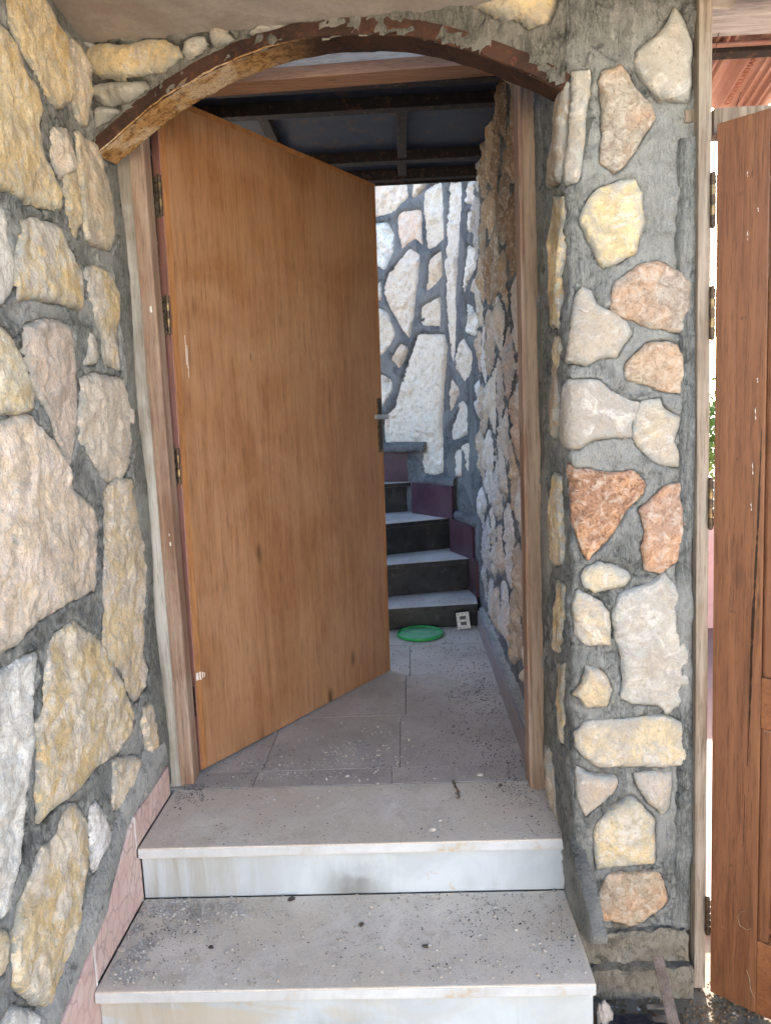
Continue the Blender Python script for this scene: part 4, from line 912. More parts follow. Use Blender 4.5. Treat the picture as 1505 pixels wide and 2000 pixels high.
# right-hand stones of the passage, rough and close together
tints = [(0.34,0.34,0.345), (0.44,0.44,0.45), (0.30,0.25,0.215), (0.48,0.49,0.51), (0.36,0.285,0.24), (0.38,0.375,0.37)]
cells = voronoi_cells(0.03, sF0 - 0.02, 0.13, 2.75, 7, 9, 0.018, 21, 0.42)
st_r = []
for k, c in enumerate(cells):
    cc = np.mean(np.array(c), 0); brown = cc[1] > 1.55 and cc[0] < 1.5  # upper near stones tinted darker brown, partly for the shade up there
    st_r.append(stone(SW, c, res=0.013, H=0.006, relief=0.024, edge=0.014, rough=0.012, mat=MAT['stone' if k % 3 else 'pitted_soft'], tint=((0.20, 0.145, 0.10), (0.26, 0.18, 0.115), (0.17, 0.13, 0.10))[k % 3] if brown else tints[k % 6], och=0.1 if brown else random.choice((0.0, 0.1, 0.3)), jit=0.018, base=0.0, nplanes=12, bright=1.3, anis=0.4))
# stones higher up and further round, outside the traced part
extra = voronoi_cells(sF0, sF1 + 0.02, 2.86, 2.94, 6, 1, 0.04, 22) + voronoi_cells(sF1 + 0.04, S_WEST - .02, 0.75, 2.93, 3, 9, 0.045, 23) + voronoi_cells(S_WEST + .02, SW.len - 1.2, 0.2, 0.98, 7, 3, 0.045, 24)
for k, c in enumerate(extra): st_r.append(stone(SW, c, res=0.04, H=0.012, relief=0.018, edge=0.02, tint=tints[(k * 5) % 6], och=0.3, jit=0.012))
well = mortar_sheet('stairwell_stone_wall', SW, 0, SW.len - 1.2, 0.0, 2.95, 0.012, [b for _, b in st + st_r], MAT['mortar_bead'], amp=0.006, lip=0.0, bead=0.014, crack=0, mask=lambda P: (P[:, 1] < 1.0) | (P[:, 0] < S_WEST),
                    label='curved stairwell wall of pale rubble stones with raised grey pointing', cat='wall')
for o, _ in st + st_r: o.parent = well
# the plain plastered inner side, hidden behind the door, and the masonry behind all of it
def curtain(name, surf, s0, s1, z0, z1, h0, h1, mat, parent, n=80):
    s_ = np.linspace(s0, s1, n); a = surf.map(s_, np.full(n, z0), h0); b = surf.map(s_, np.full(n, z1), h0); c = surf.map(s_, np.full(n, z1), h1); d = surf.map(s_, np.full(n, z0), h1)
    V = np.vstack([a, b, c, d]); Fc = []
    for i in range(n - 1):
        for k in range(4): Fc.append([k * n + i, k * n + i + 1, ((k + 1) % 4) * n + i + 1, ((k + 1) % 4) * n + i])
    return mesh_obj(name, V, Fc, mat, parent)
curtain('wall_core', SW, 0.0, S_WEST, -0.3, 2.96, -0.03, -0.20, MAT['mortar_rough'], well)
S_IN = SW.len - 1.35
curtain('wall_core', SW, S_WEST, S_IN, -0.3, 1.02, -0.03, -0.20, MAT['mortar_rough'], well)
curtain('wall_core', SW, S_IN, SW.len, -0.3, 3.0, -0.03, -0.20, MAT['mortar_rough'], well)

# skirting along the passage floor
sks = empty('stairwell_skirting', (0.36, 3.0, 0), 'lavender grey marble skirting along the passage floor behind the right jamb', 'skirting')
for y0, y1 in ((2.135, 2.55), (2.553, 2.98), (2.983, 3.41), (3.413, 3.735)):
    x = 0.345 + random.uniform(-.002, .002)
    box('skirting_slab', (x, y0, 0.0), (x + 0.016, y1, 0.098), MAT['skirt_dust'], sks, 0.0015)
    lumpy('mortar_bed', [(y1, 0.094), (y0, 0.094)], [(y1, 0.10), (y0, 0.10)], x + 0.014, x + 0.05, MAT['mortar_pale'], sks, int(y0 * 100), 0.003, 24, 2)
ysl = np.arange(2.13, 3.80, 0.012)
path = [((0.362, y, 0.092), (1, 0, 0), (0, 0, 1), 1) for y in ysl]
strip_mesh('mortar_bed', path, [(-0.003, 0.0), (0.008, 0.008), (0.02, 0.012), (0.032, 0.022), (0.044, 0.040)], MAT['mortar_pale'], sks, 0.007, 91)

# winding stairs
stairs = empty('winding_stairs', (-0.2, 3.8, 0), 'winding stairs of black marble with dusty treads going up behind the open door', 'stairs')
nose = [((-0.90, 3.66), (-0.114, 3.735), (0.352, 3.785)), ((-0.85, 3.86), (-0.121, 3.975), (0.380, 4.085)), ((-0.85, 3.98), (-0.126, 4.245), (0.285, 4.405)), ((-0.85, 4.50), (-0.147, 4.715), (0.048, 4.765)), ((-0.9, 4.62), (-0.30, 4.84), (-0.18, 4.88))]
zt_ = [0.125, 0.315, 0.510, 0.710, 0.90]
wall_pts = [(0.372, 3.95), (0.33, 4.28), (0.215, 4.50), (0.055, 4.72), (-0.16, 4.885), (-0.5, 4.97), (-0.9, 4.95)]
for k in range(4):
    a, b, c = [np.array(p) for p in nose[k]]; a2, b2, c2 = [np.array(p) for p in nose[k + 1]]
    t = (c - b) / np.linalg.norm(c - b); nb = np.array([-t[1], t[0]]); inn = 0.028
    tread = [tuple(a), tuple(b), tuple(c)] + [tuple(c2 + nb * .10), tuple(b2 + nb * .10), tuple(a2 + nb * .10)]
    z0 = zt_[k] - 0.028; prism('tread', tread, z0, zt_[k], MAT['black_dust'], stairs, 0.002)
    # polished front edge of the tread, a strip of clean black marble
    off = nb * -0.0015
    prism('tread_edge', [tuple(a + off), tuple(b + off), tuple(c + off), tuple(c + nb * .003), tuple(b + nb * .003), tuple(a + nb * .003)], z0 + .001, zt_[k] - .003, MAT['black'], stairs)
    ris = [tuple(a + nb * inn), tuple(b + nb * inn), tuple(c + nb * inn), tuple(c + nb * (inn + .02)), tuple(b + nb * (inn + .02)), tuple(a + nb * (inn + .02))]
    zb = 0.0 if k == 0 else zt_[k - 1]
    prism('riser', ris, zb, z0 - .0005, MAT['black'], stairs)
    body = [tuple(a + nb * .05), tuple(b + nb * .05), tuple(c + nb * .05), tuple(c2 + nb * .09), tuple(b2 + nb * .09), tuple(a2 + nb * .09)]
    prism('step_body', body, -0.05, z0 - .002, MAT['black'], stairs)
# purple slabs lining the wall side of the winders
def wall_slab(name, p0, p1, z0, z1, th, mat, parent):
    a = np.array(p0); b = np.array(p1); t = (b - a) / np.linalg.norm(b - a); n = np.array([t[1], -t[0]]) * -th
    return prism(name, [tuple(a), tuple(b), tuple(b + n), tuple(a + n)], z0, z1, mat, parent, 0.0015)
wall_slab('side_slab', (0.375, 3.90), (0.350, 4.10), 0.126, 0.33, 0.02, MAT['purple'], stairs)
wall_slab('side_slab', (0.372, 4.02), (0.262, 4.33), 0.316, 0.512, 0.02, MAT['purple'], stairs)
wall_slab('side_slab', (0.280, 4.33), (0.040, 4.70), 0.511, 0.712, 0.02, MAT['purple'], stairs)
wall_slab('side_slab', (0.100, 4.76), (-0.35, 4.895), 0.711, 0.930, 0.02, MAT['purple'], stairs)
path = []
wp = [(0.39, 3.98, 0.52), (0.285, 4.32, 0.525), (0.275, 4.36, 0.72), (0.05, 4.70, 0.725)]
for (p0, p1, z) in (((0.396, 3.95), (0.29, 4.31), 0.530), ((0.292, 4.34), (0.125, 4.60), 0.728), ((0.125, 4.62), (-0.36, 4.91), 0.940)):
    a = np.array(p0); b = np.array(p1); t = (b - a) / np.linalg.norm(b - a); n = np.array([-t[1], t[0]])
    path = [((*(a + (b - a) * i / 24), z), (0, 0, 1), (n[0], n[1], 0), 1) for i in range(25)]
    strip_mesh('mortar_bed', path, [(-0.03, -0.006), (-0.025, 0.018), (0.01, 0.024), (0.03, 0.012), (0.035, -0.02)], MAT['mortar_bead'], well, 0.004, 17)

# dark steel landing over the passage
land = empty('steel_landing', (-0.2, 2.9, 2.3), 'dark blue painted steel landing seen from below above the passage', 'landing')
Z0 = 2.30
for x0, x1 in ((-0.86, -0.49), (-0.49, 0.03), (0.03, 0.395)):
    for y0, y1 in ((2.16, 2.60), (2.60, 2.86), (2.86, 3.34), (3.34, 3.62)):
        box('sheet_panel', (x0 + .001, y0 + .001, Z0), (x1 - .001, y1 - .001, Z0 + .004), MAT['steel_blue'], land)
for y0, y1, d in ((2.60, 2.645, .045), (2.80, 2.845, .045), (3.34, 3.385, .045), (3.575, 3.62, .05)):
    box('cross_bar', (-0.86, y0, Z0 - d), (0.394, y1, Z0 - .0015), MAT['steel_dark'], land, 0.002)
for x in (-0.51, 0.012):
    for y0, y1 in ((2.18, 2.598), (2.85, 3.338), (3.387, 3.573)):
        box('bearer', (x, y0, Z0 - .04), (x + .04, y1, Z0 - .0015), MAT['steel_dark'], land, 0.002)
box('edge_plate', (-0.86, 3.6215, Z0 - .06), (0.394, 3.628, Z0 + .06), MAT['steel_dark'], land, 0.001)
box('landing_slab', (-0.86, 2.02, Z0 + .006), (0.394, 3.62, Z0 + .07), MAT['base_concrete'], land)
# masonry over the doorway, behind the arch
box('lintel_wall', (-0.86, 2.19, 2.19), (0.394, 2.30, 2.299), MAT['mortar_rough'], arch_wall)
# ================================================================== RIGHT: PINE DOOR, ITS FRAME AND THE TILE ROOF
f2 = empty('second_door_frame', (0.69, 1.68, G0), 'pale weathered post and head rail of the frame holding the pine door', 'door frame')
LEAN = Matrix.Translation((0.68, 1.7, -.3)) @ Matrix.Rotation(math.radians(-0.40), 4, 'Y') @ Matrix.Translation((-0.68, -1.7, .3))
box('post', (0.6735, 1.668, G0 + .01), (0.7015, 1.755, 2.40), MAT['post'], f2, 0.002, LEAN)
box('backing_board', (0.655, 1.756, 1.72), (0.672, 1.80, 2.40), MAT['post_dark'], f2, 0.001, LEAN)
box('backing_board', (0.6735, 1.756, G0 + .01), (0.690, 1.82, 2.40), MAT['post_dark'], f2, 0.001, LEAN)
box('head_rail', (0.7017, 1.690, 1.712), (1.66, 1.735, 1.768), MAT['post'], f2, 0.002)
box('head_stub', (0.640, 1.694, 1.742), (0.672, 1.735, 1.770), MAT['post'], f2, 0.004)
box('post', (1.66, 1.668, G0 + .01), (1.70, 1.755, 2.40), MAT['post'], f2, 0.002)

a2 = math.radians(-41); P2 = Matrix.Translation((0.7075, 1.655, G0 + .012)) @ Matrix.Rotation(math.radians(-0.40), 4, 'Y') @ Matrix.Rotation(a2, 4, 'Z')
D2W, D2H = 0.86, 2.055
pine = empty('pine_door', (0.7155, 1.655, G0 + .012), 'reddish stained pine door with raised panels and dark drip marks, opened outwards at the right edge', 'door')
def pd(name, lo, hi, mat, bev=0.002, parent=None): return bm_obj(name, box_bm(lo, hi, bev, P2), mat, parent or pine)
# local x along the leaf, y: front face at 0 (towards -y is the visible side), thickness to +0.04
ST = 0.105
pd('stile', (0.0, 0, 0), (ST, .040, D2H), MAT['pine'])
pd('stile', (D2W - ST, 0, 0), (D2W, .040, D2H), MAT['pine'])
rails = [(0.0, 0.19), (0.72, 0.84), (1.93, D2H)]
for z0, z1 in rails: pd('rail', (ST + .0005, 0.0005, z0), (D2W - ST - .0005, .0395, z1), MAT['pine_h'])
for z0, z1 in ((0.19, 0.72), (0.84, 1.93)):
    for x0, x1 in ((ST, 0.42), (0.44, D2W - ST)):
        pn = pd('panel', (x0 + .026, 0.014, z0 + .022), (x1 - .02, .028, z1 - .022), MAT['pine_dark'], 0.006)
        # ovolo moulding around the panel
        pd('moulding', (x0 + .0006, 0.002, z0 + .0005), (x0 + .0255, .030, z1 - .0005), MAT['pine'], 0.007)
        pd('moulding', (x1 - .020, 0.002, z0 + .0005), (x1 - .0006, .030, z1 - .0005), MAT['pine'], 0.007)
        pd('moulding', (x0 + .026, 0.0025, z1 - .0215), (x1 - .0205, .030, z1 - .0005), MAT['pine_h'], 0.006)
        pd('moulding', (x0 + .026, 0.0025, z0 + .0005), (x1 - .0205, .030, z0 + .0215), MAT['pine_h'], 0.006)
pd('rail', (0.4205, 0.0005, 0.1905), (0.4395, .0395, 0.7195), MAT['pine']); pd('rail', (0.4205, 0.0005, 0.8405), (0.4395, .0395, 1.9295), MAT['pine'])
# runs of dark varnish, short strips of varying width
rg = np.random.default_rng(4)
def drip(path, wmin, wmax, mat, y=-0.0008):
    V = []; n = len(path); k = 60
    for i in range(k + 1):
        t = i / k * (n - 1); j = min(int(t), n - 2); f = t - j; p = np.array(path[j]) * (1 - f) + np.array(path[j + 1]) * f
        w_ = wmin + (wmax - wmin) * abs(math.sin(i * 0.9 + math.sin(i * 2.3))) * min(1, i / 6, (k - i) / 6 + .05)
        V += [(p[0] - w_, y, p[1]), (p[0] + w_, y, p[1])]
    Fc = [[2 * i, 2 * i + 1, 2 * i + 3, 2 * i + 2] for i in range(k)]
    V = [tuple(P2 @ Vector(v)) for v in V]; mesh_obj('varnish_run', V, Fc, mat, pine)
drip([(0.098, 1.40), (0.094, 1.20), (0.089, 1.05), (0.086, 0.9), (0.079, 0.62)], 0.0006, 0.0026, MAT['dark_drip'])
drip([(0.085, 1.02), (0.083, 0.86), (0.082, 0.78)], 0.0004, 0.0018, MAT['dark_drip'])
drip([(0.075, 0.55), (0.073, 0.42)], 0.0003, 0.0009, MAT['dark_drip'])
for (x, z, l) in ((0.064, 1.80, .022), (0.084, 1.855, .01), (0.088, 1.50, .012), (0.085, 1.42, .03), (0.081, 1.30, .03), (0.079, 1.22, .02), (0.062, 1.93, .012)):
    kk = x * 40; V = [tuple(P2 @ Vector((x + dx + .0008 * math.sin(kk + 9 * dx * 1000), -0.0008, z + dz * l))) for dx, dz in ((0, 0), (.0011, .1), (.0009, .35), (.0016, .55), (.0008, .8), (.0005, 1.0), (-.0006, .7), (-.0002, .4), (-.0008, .2))]
    mesh_obj('paint_fleck', V, [list(range(9))], MAT['glue'], pine)
for (x, z) in ((0.052, 1.335), (0.058, 1.64), (0.044, 0.985), (0.045, 0.36), (0.028, 0.19), (0.083, 0.38), (0.050, 1.90)):
    b = bmesh.new(); bmesh.ops.create_circle(b, cap_ends=True, segments=16, radius=0.0055); b.transform(Matrix.Rotation(math.pi / 2, 4, 'X') @ Matrix.Diagonal((1.2, 0.8, 1, 1)) @ Matrix.Translation((0, 0, 0)))
    b.transform(P2 @ Matrix.Translation((x, -0.0009, z))); bm_obj('knot', b, MAT['pine_dark'], pine)
for zc, hgt in ((1.955 - 0.05 - 0.004, 0.105), (1.955 - 0.05 - .245, 0.105), (1.232, 0.108), (0.20, 0.09)):
    zz = zc if zc > 1.3 else zc
    old = zc < .5
    hp = pd('hinge', (-0.0024, 0.006, zz - hgt / 2), (-0.0002, 0.036, zz + hgt / 2), MAT['leafplate'], 0.0004)
    for k in range(5):
        hk = hgt / 5; z = zz - hgt / 2 + hk * (k + .5)
        b = cyl_bm((-0.0085, 0.004, z), 0.0064, hk * .985, 'Z', 14, bev=0.001); b.transform(P2)
        bm_obj('knuckle', b, MAT['brass_dark' if (k % 2 == 0 or old) else 'brass'], hp)
    for s in (-1, 1):
        b = bmesh.new(); bmesh.ops.create_uvsphere(b, u_segments=10, v_segments=7, radius=0.0058); b.transform(P2 @ Matrix.Translation((-0.0085, 0.004, zz + s * (hgt / 2 + .002)))); bm_obj('finial', b, MAT['brass_dark'], hp, True)

# roof of clay tiles behind, falling away from the viewer
roof = empty('clay_tile_roof', (1.2, 2.3, 2.2), 'underside of a pink clay tile roof on timber beams at the upper right', 'roof')
EAVE = (2.62, 2.115); SLOPE = 0.30
sl = math.atan(SLOPE)
def roof_M(x, u):     # u metres up the slope from the eave, towards the viewer
    return Matrix.Translation((x, EAVE[0] - u * math.cos(sl), EAVE[1] + u * math.sin(sl))) @ Matrix.Rotation(math.pi, 4, 'Z') @ Matrix.Rotation(-sl, 4, 'X').inverted()
TW, TL = 0.215, 0.34
prof = [(0, 0.0), (0.006, -0.014), (0.014, -0.014), (0.020, 0.002), (0.030, 0.002), (0.035, -0.008), (0.042, -0.008), (0.047, 0.003), (0.058, 0.003), (0.063, -0.006), (0.070, -0.006), (0.076, 0.004),
        (0.12, 0.006), (0.14, 0.020), (0.16, 0.022), (0.178, 0.008), (0.19, 0.004), (0.197, -0.008), (0.205, -0.008), (0.211, 0.0)]
def tile_mesh():
    n = len(prof); V = []; 
    for y in (0.0, 0.02, TL * .5, TL - .02, TL):
        dz = -0.006 if y in (0.0,) else 0
        V += [(TW - x if False else x, y, z + dz) for x, z in prof]
    rows = 5; nv = len(V); V += [(x, y, z + .012) for x, y, z in V]
    Fc = []
    for i in range(rows - 1):
        for j in range(n - 1):
            Fc.append([i * n + j, i * n + j + 1, (i + 1) * n + j + 1, (i + 1) * n + j]); Fc.append([nv + i * n + j, nv + (i + 1) * n + j, nv + (i + 1) * n + j + 1, nv + i * n + j + 1])
    for j in range(n - 1):
        Fc.append([j, j + 1, nv + j + 1, nv + j]); k = (rows - 1) * n; Fc.append([k + j, k + j + 1, nv + k + j + 1, nv + k + j])
    me = bpy.data.meshes.new('tile'); me.from_pydata(V, [], Fc); me.materials.append(MAT['terracotta']); me.update(); return me
TM = tile_mesh(); TM2 = TM.copy(); TM2.materials[0] = MAT['terracotta_dark']
rl = Vector(roof.location)
text_done = 0
for r_ in range(3):
    for c_ in range(11):
        o = bpy.data.objects.new('tile', TM if r_ == 0 else TM2); link(o, roof)
        x = 0.80 + (c_ + 1) * TW + (0.0 if r_ != 1 else 0.0)
        M = roof_M(x, r_ * (TL - .03) - .02) @ Matrix.Translation((0, 0, 0.012 * r_ * 0 + .012 + (0.010 if r_ else 0))) @ Matrix.Rotation(math.radians(random.uniform(-.6, .6)), 4, 'Z')
        M = Matrix.Translation(-rl) @ M; o.matrix_local = M
        if r_ == 0 and c_ < 4:
            for (tx, ty, rz) in ((0.104, 0.285, -90),):
                cu = bpy.data.curves.new('embossed_lettering', 'FONT'); cu.body = 'COYAVILLARHAN'; cu.size = 0.026; cu.extrude = 0.0010
                to = bpy.data.objects.new('tmp', cu); link(to); dg = bpy.context.evaluated_depsgraph_get(); me = bpy.data.meshes.new_from_object(to.evaluated_get(dg)); bpy.data.objects.remove(to)
                me.materials.clear(); me.materials.append(MAT['terracotta_dark']); t_ = bpy.data.objects.new('embossed_lettering', me); link(t_, o)
                t_.matrix_local = Matrix.Translation((tx - .01, ty - .26, 0.0045)) @ Matrix.Rotation(math.radians(90), 4, 'Z') @ Matrix.Rotation(math.pi, 4, 'X')
def rb(name, u0, u1, d0, d1, mat, x0=0.70, x1=3.2, bev=0.003):
    # beam along X hung under the tiles: u0..u1 along the slope, d0..d1 below the tile plane
    M = roof_M(0, 0); bm = box_bm((-x1, u0, -d1), (-x0, u1, -d0), bev); bm.transform(M); return bm_obj(name, bm, mat, roof)
rb('batten', 0.255, 0.285, 0.004, 0.026, MAT['steel_dark'])
rb('batten', 0.286, 0.300, 0.004, 0.012, MAT['terracotta'])
rb('beam', 0.40, 0.47, 0.015, 0.075, MAT['beam_white'])
rb('beam', 0.56, 0.66, 0.03, 0.09, MAT['beam'])
rb('beam', 0.70, 0.76, 0.015, 0.06, MAT['beam_white'])
rb('beam', -0.06, -0.02, 0.0, 0.05, MAT['beam_white'])
def wire(name, pts, r, mat, parent=None, seg=6):
    P = np.array(pts, float); rows = []
    for i, p in enumerate(P):
        t = P[min(i + 1, len(P) - 1)] - P[max(i - 1, 0)]; t /= np.linalg.norm(t); u = np.cross(t, [0.3, 0.2, 1]); u /= np.linalg.norm(u); v = np.cross(t, u)
        rows += [tuple(p + r * (math.cos(a) * u + math.sin(a) * v)) for a in np.linspace(0, 2 * math.pi, seg, endpoint=False)]
    Fc = [[i * seg + j, i * seg + (j + 1) % seg, (i + 1) * seg + (j + 1) % seg, (i + 1) * seg + j] for i in range(len(P) - 1) for j in range(seg)]
    return mesh_obj(name, rows, Fc, mat, parent, smooth=True)
wire('tie_wire', [tuple(atY(1445, 180, 2.42)), tuple(atY(1441, 195, 2.42)), tuple(atY(1437, 208, 2.40))], 0.0012, MAT['brass_dark'], roof)
wire('tie_wire', [tuple(atY(1403, 62, 2.20)), tuple(atY(1398, 90, 2.22)), tuple(atY(1392, 112, 2.25))], 0.0010, MAT['brass_dark'], roof)

# pink garden wall and greenery behind
tag(box('garden_wall', (0.75, 4.63, G0), (7.0, 4.80, 0.44), MAT['pinkwall']), 'low pink rendered wall beyond the gap beside the pine door', 'wall')
def tree(x, y, h, r, seed, label):
    t = empty('tree', (x, y, G0), label, 'tree', 'trees beyond the pink garden wall')
    rg = np.random.default_rng(seed)
    wire('trunk', [(x, y, G0), (x + .05, y, G0 + h * .3), (x - .03, y + .04, G0 + h * .6), (x, y, G0 + h * .85)], 0.05, MAT['bark'], t, 8)
    n = 2600; V = []; Fc = []
    cl = rg.normal(0, 1, (26, 3)); cl /= np.linalg.norm(cl, axis=1)[:, None]; cl = cl * rg.uniform(.3, 1, (26, 1)) * [r, r, r * .9] + [x, y, G0 + h * .68]
    for i in range(n):
        c = cl[rg.integers(26)] + rg.normal(0, .17 * r, 3); a = rg.normal(0, 1, 3); a /= np.linalg.norm(a); b = np.cross(a, rg.normal(0, 1, 3)); b /= np.linalg.norm(b); s = rg.uniform(.02, .04)
        k = len(V); V += [tuple(c - a * s), tuple(c + b * s * .5), tuple(c + a * s), tuple(c - b * s * .5)]; Fc.append([k, k + 1, k + 2, k + 3])
    tag(mesh_obj('crown', V, Fc, MAT['leaf'], t), kind=None)
tree(2.75, 6.0, 1.75, 0.55, 3, 'small leafy tree close behind the pink wall, seen in the gap beside the pine door')
tree(4.2, 6.4, 2.0, 0.7, 9, 'leafy tree further right behind the pink wall, hidden by the pine door')

tag(box('bounce_wall', (-16, -6.3, G0 - .03), (16, -6.0, 2.3), MAT['cream']), 'unseen cream wall added behind the viewer to bounce warm light', 'wall')  # added out of view to throw warm sunlight back onto the front
# ================================================================== LOOSE THINGS
# green lid
lid = empty('bucket_lid', (0.036, 3.675, 0.001), 'round green plastic bucket lid lying on the passage floor before the black stairs', 'lid')
def lathe(name, prof, c, mat, parent, seg=64):
    V = []; n = len(prof)
    for i in range(seg):
        a = 2 * math.pi * i / seg; V += [(c[0] + r * math.cos(a), c[1] + r * math.sin(a), c[2] + z) for r, z in prof]
    Fc = [[i * n + j, ((i + 1) % seg) * n + j, ((i + 1) % seg) * n + j + 1, i * n + j + 1] for i in range(seg) for j in range(n - 1)]
    return mesh_obj(name, V, Fc, mat, parent, smooth=True)
LC = (0.036, 3.648, 0.002); LR = 0.122
lathe('rim', [(LR - .004, 0.0), (LR, 0.003), (LR, 0.012), (LR - .002, 0.016), (LR - .006, 0.017), (LR - .010, 0.015), (LR - .011, 0.009), (LR - .014, 0.0085)], LC, MAT['green'], lid)
lathe('disc', [(LR - .0145, 0.0085), (LR - .02, 0.0095), (0.062, 0.010), (0.058, 0.0112), (0.054, 0.010), (0.030, 0.0104), (0.027, 0.0113), (0.024, 0.0104), (0.012, 0.0104), (0.0105, 0.0112), (0.0, 0.0112)], LC, MAT['green_dust'], lid)
# socket frame leaning on the first riser
sock = empty('socket_plate', (0.272, 3.735, 0.001), 'white double socket plate leaning against the lowest black riser', 'socket plate')
Ms = Matrix.Translation((0.272, 3.725, 0.003)) @ Matrix.Rotation(math.radians(-5), 4, 'Y') @ Matrix.Rotation(math.radians(-16), 4, 'X')
bx = lambda n, lo, hi, mt, b_=0.001: bm_obj(n, box_bm(lo, hi, b_, Ms), MAT[mt], sock)
pw, ph = 0.034, 0.088
bx('rail', (-pw, -0.008, 0), (-pw + .018, 0, ph), 'white_plastic', 0.002); bx('rail', (pw - .018, -0.008, 0), (pw, 0, ph), 'white_plastic', 0.002)
for z0, z1 in ((0.0, 0.020), (0.038, 0.050), (0.068, ph)): bx('bridge', (-pw + .0182, -0.0078, z0), (pw - .0182, 0, z1), 'white_plastic', 0.001)
for z0 in (0.0202, 0.0502): bx('opening', (-pw + .0183, -0.004, z0), (pw - .0183, -0.001, z0 + .0176), 'dark_plastic', 0.0003)
for x_ in (-0.022, 0.0, 0.022):
    for z_ in (0.010, 0.079): bx('notch', (x_ - .003, -0.0088, z_ - .002), (x_ + .003, -0.0082, z_ + .002), 'dark_plastic', 0.0002)
# lath leaning on the footing
p0 = atY(1283, 1868, 1.640); p1 = np.array([0.536, 1.28, -0.335])
d_ = Vector(p1 - p0); L_ = d_.length; q_ = d_.to_track_quat('Z', 'Y')
bm = box_bm((-0.013, -0.004, 0), (0.013, 0.004, L_), 0.0012); bm.transform(Matrix.Translation(Vector(p0)) @ (q_.to_matrix().to_4x4()) @ Matrix.Rotation(math.radians(5), 4, 'Z'))
tag(bm_obj('wooden_lath', bm, MAT['plank']), 'thin grey brown wooden lath leaning on the concrete footing', 'lath')
def crumple(name, c, size, mat, seed, label, cat, flat=1.0, n=3):
    bm = bmesh.new(); bmesh.ops.create_icosphere(bm, subdivisions=n, radius=1)
    V = np.array([v.co[:] for v in bm.verts]); f = 1 + 0.45 * fbm(V * 1.7 + seed, seed, 4, .7, True); V = V * f[:, None] * np.array(size) + np.array(c)
    for v, p in zip(bm.verts, V): v.co = p
    return tag(bm_obj(name, bm, mat, None), label, cat)
crumple('plastic_bag', (0.482, 1.50, G0 + .012), (0.085, 0.07, 0.022), MAT['bag'], 5, 'crumpled navy black plastic bag lying in the corner beside the steps', 'bag', n=4)
crumple('paper_scrap', (0.420, 1.56, G0 + .035), (0.016, 0.012, 0.034), MAT['wrapper'], 8, 'crumpled grey paper scrap standing between the steps and the black bag', 'scrap')
tag(box('wood_chip', (0.535, 1.60, G0 + .012), (0.575, 1.612, G0 + .018), MAT['post'], None, 0.002, None), 'short pale wood chip lying beside the leaning lath', 'chip')
tag(rough_block('timber_offcut', (0.49, 1.545, G0 + .004), (0.575, 1.575, G0 + .022), MAT['plank'], None, 12, 0.004, 0.012, 0.003), 'splintered brown timber offcut in front of the footing', 'offcut')

def grit(name, n, sampler, rmin, rmax, mat, z, seed, power=2.5, flat=0.7):
    rg = np.random.default_rng(seed); base_ = np.array([(1,0,0),(-1,0,0),(0,1,0),(0,-1,0),(0,0,1),(0,0,-1)], float)
    tri = np.array([(0,2,4),(2,1,4),(1,3,4),(3,0,4),(2,0,5),(1,2,5),(3,1,5),(0,3,5)])
    P = sampler(rg, n); dens = fbm(P3(P[:, 0], P[:, 1], seed * 2.2) * 13, seed, 3, .6); P = P[dens + rg.uniform(-.25, .25, len(P)) > -0.05]; n = len(P); r = rmin + (rmax - rmin) * rg.random(n) ** power * 1.0
    V = base_[None] * rg.uniform(.55, 1.25, (n, 6, 1)) * r[:, None, None]; a = rg.uniform(0, 6.28, n); ca, sa = np.cos(a), np.sin(a)
    X = V[:, :, 0] * ca[:, None] - V[:, :, 1] * sa[:, None]; Y = V[:, :, 0] * sa[:, None] + V[:, :, 1] * ca[:, None]; Z = V[:, :, 2] * flat
    zz = z if np.isscalar(z) else z(P)
    W = np.stack([X + P[:, :1], Y + P[:, 1:2], Z + (zz + r * flat * .55)[:, None]], 2).reshape(-1, 3)
    Fc = (tri[None] + (np.arange(n) * 6)[:, None, None]).reshape(-1, 3).tolist()
    o = mesh_obj(name, W, Fc, mat, None, origin=(0, 0, 0)); return tag(o, kind='stuff')
def mixs(*parts):
    def f(rg, n):
        out = []
        for wgt, kind, *a in parts:
            k = int(n * wgt)
            if kind == 'u': out.append(np.stack([rg.uniform(a[0], a[1], k), rg.uniform(a[2], a[3], k)], 1))
            else: out.append(np.stack([rg.normal(a[0], a[2], k), rg.normal(a[1], a[3], k)], 1))
        P = np.vstack(out); x0, x1, y0, y1 = f.lim; return P[(P[:, 0] > x0) & (P[:, 0] < x1) & (P[:, 1] > y0) & (P[:, 1] < y1)]
    return f
def lim(f, *l): f.lim = l; return f
pale, dark = MAT['pebble'], MAT['grit_dark']
LT = (-0.755, 0.375, 1.80, 2.9)
tag(grit('landing_gravel', 5600, lim(mixs((.16, 'u', -.75, .37, 1.8, 2.1), (.30, 'n', -.22, 2.32, .16, .12), (.22, 'n', -.42, 2.20, .14, .07), (.20, 'n', .30, 2.10, .05, .12), (.12, 'n', -.05, 2.2, .25, .1)), -.75, .375, 1.80, 2.9), 0.0008, 0.0058, pale, 0.0, 1, 6), 'scattered pale gravel on the landing by the door', 'gravel')
tag(grit('landing_dirt', 4200, lim(mixs((.25, 'u', -.75, .37, 1.8, 2.5), (.45, 'n', .30, 2.12, .06, .16), (.2, 'n', -.3, 2.25, .2, .1), (.1, 'n', -.70, 2.08, .04, .05)), -.75, .38, 1.80, 3.2), 0.0009, 0.0034, dark, 0.0, 2, 3), 'dark dirt specks on the landing', 'dirt')
